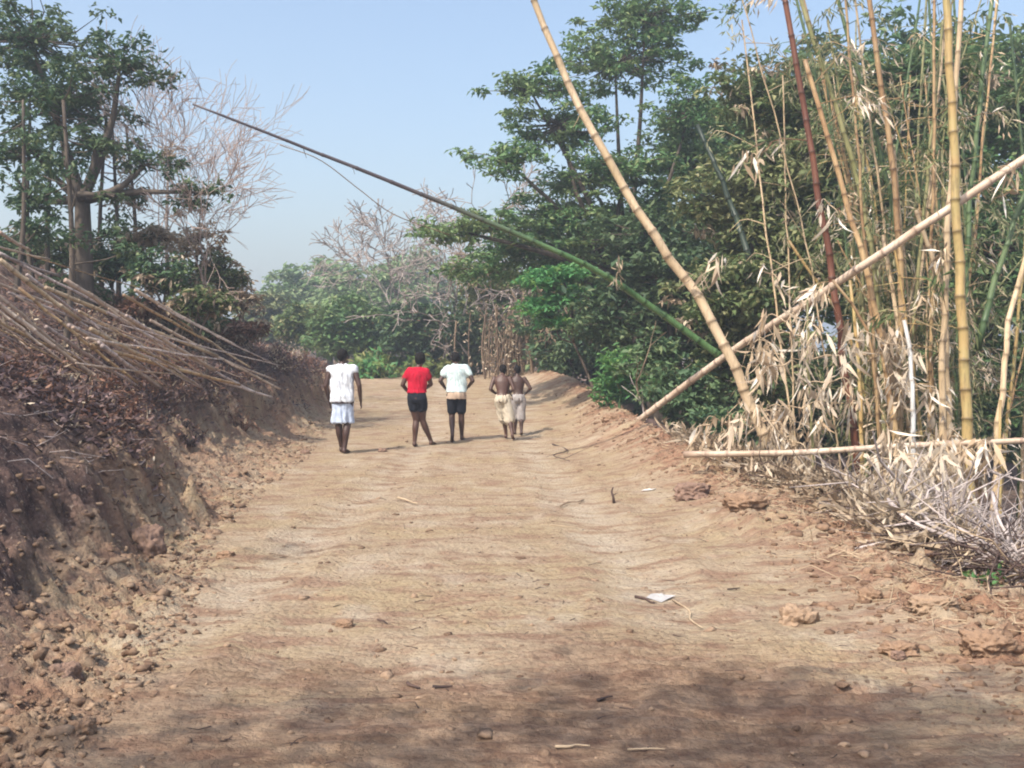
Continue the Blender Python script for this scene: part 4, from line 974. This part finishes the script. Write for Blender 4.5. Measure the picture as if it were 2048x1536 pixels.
def person(label, x, y, Hh, skin, P, clothes, yaw=0., hair='short'):
    """drawn at 1.70 m, then scaled; the figure faces +Y"""
    z = hz(x, y); root = empty('person', (x, y, z), label, 'person'); root.rotation_euler = (0, 0, yaw); sc = Hh/1.70
    b = Buf()
    ln = np.array(P.get('lean', (0, 0)), float)       # offset of the shoulders from the pelvis
    def T(zz): t = (zz-.9)/.5; return np.array((ln[0]*t, ln[1]*t, 0))
    def S3(zz, rx, ry, yo=0): c = T(zz)+np.array((0, yo, zz)); return (c, rx, ry)
    hw = P.get('hip', .150); sw = P.get('sh', .185)
    tors = [(.83, hw*.80, .10, -.012), (.89, hw, .118, -.015), (.96, hw*.98, .112, -.008), (1.04, hw*.83, .092, 0), (1.12, hw*.88, .094, .003), (1.22, sw*.87, .105, .004), (1.31, sw*.93, .106, 0), (1.38, sw*.86, .088, -.004), (1.425, sw*.55, .066, -.006), (1.455, .062, .056, -.003)]
    loft(b, [S3(a, rx, ry, yo) for a, rx, ry, yo in tors])
    hd = np.array(P.get('head', (0, .03, 1.585)), float)+T(1.45)*1.05
    limb(b, [T(1.42)+(0, -.002, 1.42), hd-(0, .015, .085)], [.058, .050])
    ell(b, hd, (.080, .096, .108)); ell(b, hd+(0, .045, -.05), (.052, .052, .055)); ell(b, hd+(0, .093, -.015), (.014, .020, .020)); ell(b, hd+(0, .088, -.052), (.024, .014, .010))
    ell(b, hd+(0, .074, .022), (.05, .016, .012))
    for s in (-1, 1): ell(b, hd+(s*.080, -.005, -.012), (.011, .020, .030))
    g = Buf(); arms = {}
    for s, k in ((-1, 'L'), (1, 'R')):
        hip = np.array((s*.085, 0, .88)); kn = np.array(P['kn'+k], float); an = np.array(P['an'+k], float)
        calf = kn*.65+an*.35+np.array((0, -.022, 0))
        limb(b, [hip, hip*.5+kn*.5+(0, .008, 0), kn], [.092, .084, .060]); limb(b, [kn, calf, kn*.3+an*.7, an], [.058, .060, .044, .036])
        td = unit(np.array(P.get('toe'+k, (s*.12, 1, -.18)), float))
        heel = an+np.array((0, -.025, -.035)); ball = heel+td*.16; toe_ = ball+unit(td*(1, 1, .2))*.06
        if ball[2] < .03: ball[2] = .03
        toe_[2] = max(toe_[2], .022)
        limb(b, [an, heel], [.036, .036]); limb(b, [heel+(0, 0, .004), ball, toe_], [.036, .036, .022])
        for q in range(5):
            o_ = np.array(((q-2)*.016, .0, 0)); limb(b, [ball+o_, toe_+o_+td*(.014-.006*abs(q-1.5 if s > 0 else q-2.5))*(1, 1, 0)], [.012, .009], 6)
        sh = T(1.385)+np.array((s*(sw-.015), 0, 1.375)); el = np.array(P['el'+k], float)+T(1.12)*.8; wrs = np.array(P['wr'+k], float)+T(1.0)*.7
        limb(b, [sh, sh*.5+el*.5+(s*.006, 0, 0), el], [.056, .049, .040]); limb(b, [el, el*.6+wrs*.4, wrs], [.040, .038, .026])
        hand(b, wrs, el, s); arms[k] = (sh, el)
    bake('body', b, skin, root, .0075, 3, sc)
    # hair
    hb = Buf(); hr = 1.0 if hair == 'short' else 1.16
    ell(hb, hd+(0, -.014, .022), (.087*hr, .100*hr, .104*hr)); ell(hb, hd+(0, -.035, -.02), (.066*hr, .066*hr, .066*hr))
    h_ = bake('hair', hb, HAIR, root, .012, 1, sc, .010, 3)
    for s in (-1, 1):
        e = Buf(); ell(e, hd+(s*.030, .082, .002), (.012, .011, .009)); o_ = e.build('eye', EYE); o_.data.transform(__import__('mathutils').Matrix.Scale(sc, 4)); o_.parent = root
    for c in clothes:
        cb = Buf(); nm = c['name']
        if nm in ('vest', 'shirt'):
            z0 = c['z0']; zs = [z0, (z0+1.04)/2, 1.04, 1.12, 1.22, 1.31, 1.38, 1.425, 1.452]
            tz = [t[0] for t in tors]
            for_ = []
            for zz in zs:
                rx = np.interp(zz, tz, [t[1] for t in tors]); ry = np.interp(zz, tz, [t[2] for t in tors]); yo = np.interp(zz, tz, [t[3] for t in tors])
                ad = c.get('ease', .022)*(1.3 if zz < 1.15 else 1)
                if zz <= 1.12: rx = max(rx, sw*.80); 
                for_.append(S3(zz, rx+ad*(1 if zz < 1.4 else .5), ry+ad*(1 if zz < 1.4 else .5), yo))
            loft(cb, for_)
            for k, s in (('L', -1), ('R', 1)):
                sh, el = arms[k]; fr = c['sleeve']
                limb(cb, [sh-(s*.05, 0, -.012), sh, sh*(1-fr*.5)+el*fr*.5, sh*(1-fr)+el*fr], [.06, .074, .070, .068])
        else:
            zt, zb = c['z1'], c['z0']
            if c['name'] == 'skirt' or c.get('joined'):
                mx = (np.array(P['knL'])+np.array(P['knR']))/2; f = c.get('flare', .19)
                sp = abs(P['knL'][1]-P['knR'][1])/2
                secs = []
                for zz in np.linspace(zt, zb, 7):
                    t = (zt-zz)/(zt-zb); q = np.clip((.88-zz)/.4, 0, 1.1)
                    ce = np.array((mx[0]*q+c.get('shift', 0)*t, mx[1]*q, zz))+(T(zz) if zz > .9 else 0)
                    rx = hw+.012+(f-hw-.012)*t**1.2; secs.append((ce, rx, max(c.get('deep', .125), .118+(f*.62+sp*.5*q-.118)*t)))
                loft(cb, secs)
            else:
                loft(cb, [((0, 0, zt), hw*.93+.006, .108), ((0, -.008, .93), hw+.016, .128), ((0, -.01, .86), hw+.020, .130), ((0, 0, .80), hw*.9, .11)])
                for s, k in ((-1, 'L'), (1, 'R')):
                    hip = np.array((s*.085, 0, .88)); kn = np.array(P['kn'+k]); an = np.array(P['an'+k])
                    def lp(zz): 
                        if zz > kn[2]: t = (.88-zz)/(.88-kn[2]); return hip*(1-t)+kn*t
                        t = (kn[2]-zz)/(kn[2]-an[2]); return kn*(1-t)+an*t
                    w_ = c.get('wide', .0)
                    limb(cb, [lp(.86), lp(.5*.86+.5*zb), lp(zb)], [.102, .096+w_*.5, .086+w_], 16)
        o_ = bake(nm, cb, c['mat'], root, .011, 4, sc, c.get('wr', .010), int(x*7) % 50)
        if c.get('label'): o_['label'] = c['label']
        if 'belt' in c:
            bb = Buf(); zz = c['belt']; loft(bb, [((0, -.006, zz-.016), hw+.036, .142), ((0, -.006, zz+.016), hw+.036, .142)]); bake('belt', bb, cloth('belt', (.06, .04, .05)), root, .01, 2, sc)
    return root
white = cloth('white_cotton', (.62, .65, .70)); blue = cloth('pale_blue_cloth', (.50, .58, .72)); redc = cloth('red_jersey', (.44, .012, .035)); black = cloth('black_cloth', (.018, .02, .028))
mint = cloth('pale_mint_cotton', (.52, .62, .62)); tanc = cloth('tan_cloth', (.50, .38, .29)); cream = cloth('cream_cloth', (.50, .44, .345)); greyc = cloth('greyish_cloth', (.36, .33, .32))
def gx(px, Y): return (px-1024)*Y/F
def gpy(py, z0=0.): return (CAMZ-z0)*F/(py-705)
Y1 = gpy(908, hz(gx(685, 15.7), 15.7)); Y2 = gpy(894, hz(gx(832, 16.8), 16.8)); Y3 = gpy(884, hz(gx(913, 17.8), 17.8)); Y4 = gpy(879, hz(gx(1010, 18.3), 18.3)); Y5 = gpy(872, hz(gx(1040, 18.8), 18.8))
person('man walking away in a white sleeveless top and pale knee length shorts', gx(685, Y1), Y1, 1.66, SK,
       dict(knL=(-.075, .03, .48), knR=(.075, .0, .48), anL=(-.045, .10, .085), anR=(.045, -.10, .085), elL=(-.265, -.04, 1.10), wrL=(-.235, .06, .86), elR=(.285, -.05, 1.11), wrR=(.285, .05, .86), sh=.20, hip=.150, lean=(-.01, .03)),
       [dict(name='vest', z0=.84, sleeve=.10, mat=white, ease=.028, wr=.022), dict(name='shorts', z1=.98, z0=.50, mat=blue, joined=True, flare=.185, wr=.020, belt=.835)], yaw=R(-3))
person('person in a red shirt and black shorts walking away mid stride', gx(834, Y2), Y2, 1.60, SK2,
       dict(knL=(-.03, .06, .48), knR=(.07, .12, .49), anL=(-.05, .0, .085), anR=(.20, .26, .085), elL=(-.27, -.02, 1.13), wrL=(-.20, .17, .98), elR=(.23, .10, 1.14), wrR=(.10, .29, 1.06), sh=.17, hip=.165, lean=(0, .06), head=(.03, .05, 1.585)),
       [dict(name='shirt', z0=.985, sleeve=.45, mat=redc, ease=.024, wr=.018), dict(name='shorts', z1=1.01, z0=.71, mat=black, wide=.010, wr=.008)], yaw=R(-8), hair='afro')
person('person in a pale mint tee and tan shorts with elbows out and one heel raised', gx(913, Y3), Y3, 1.62, SK,
       dict(knL=(-.09, .06, .47), knR=(.09, .05, .48), anL=(-.075, -.22, .16), toeL=(-.05, .55, -.83), anR=(.095, .14, .085), elL=(-.305, -.02, 1.14), wrL=(-.22, .17, 1.00), elR=(.305, -.02, 1.14), wrR=(.22, .18, 1.02), sh=.185, hip=.155, lean=(0, .12), head=(-.02, .08, 1.56)),
       [dict(name='shirt', z0=.93, sleeve=.50, mat=mint, ease=.030, wr=.020), dict(name='waistcloth', z1=.955, z0=.80, mat=tanc, joined=True, flare=.20, deep=.155), dict(name='shorts', z1=.9, z0=.58, mat=black, wide=.004)], yaw=R(2))
person('shirtless boy in loose cream shorts bending slightly forward', gx(1005, Y4), Y4, 1.36, SK2,
       dict(knL=(.03, .12, .48), knR=(.16, -.02, .47), anL=(.07, .16, .085), anR=(.24, -.26, .14), toeR=(.1, .6, -.7), elL=(-.27, -.03, 1.13), wrL=(-.16, .20, 1.02), elR=(.26, -.02, 1.13), wrR=(.14, .22, 1.04), sh=.19, hip=.150, lean=(-.02, .14), head=(.02, .07, 1.575)),
       [dict(name='shorts', z1=1.0, z0=.44, mat=cream, wide=.040, wr=.024)], yaw=R(-4))
person('shirtless boy in greyish shorts half hidden behind the other boy', gx(1037, Y5), Y5, 1.34, SK,
       dict(knL=(-.07, .14, .48), knR=(.07, .02, .48), anL=(-.08, .10, .085), anR=(.06, -.16, .10), toeR=(.05, .9, -.4), elL=(-.26, -.02, 1.13), wrL=(-.18, .16, 1.0), elR=(.30, -.04, 1.14), wrR=(.20, .16, 1.02), sh=.185, hip=.145, lean=(-.02, .10)),
       [dict(name='shorts', z1=1.0, z0=.42, mat=greyc, wide=.02, wr=.014)], yaw=R(3))

# ------------------------------------------------------------------ haze
def haze():
    b = Buf(); x0, x1, y0, y1, z0, z1 = -950, 950, -450, 950, -8, 26
    v = [(x, y, z) for z in (z0, z1) for y in (y0, y1) for x in (x0, x1)]
    b.add(v, [[0, 2, 3, 1], [4, 5, 7, 6], [0, 1, 5, 4], [2, 6, 7, 3], [0, 4, 6, 2], [1, 3, 7, 5]])
    m = bpy.data.materials.new('haze'); m.use_nodes = True; nt = m.node_tree; nt.nodes.clear()
    o_ = nt.nodes.new('ShaderNodeOutputMaterial'); p_ = nt.nodes.new('ShaderNodeVolumePrincipled')
    p_.inputs['Color'].default_value = (.82, .90, 1, 1); p_.inputs['Density'].default_value = .0032; p_.inputs['Anisotropy'].default_value = .2
    nt.links.new(p_.outputs[0], o_.inputs['Volume'])
    tag(b.build('haze', m, smooth=False), 'thin pale haze', 'haze', kind='stuff')
haze()
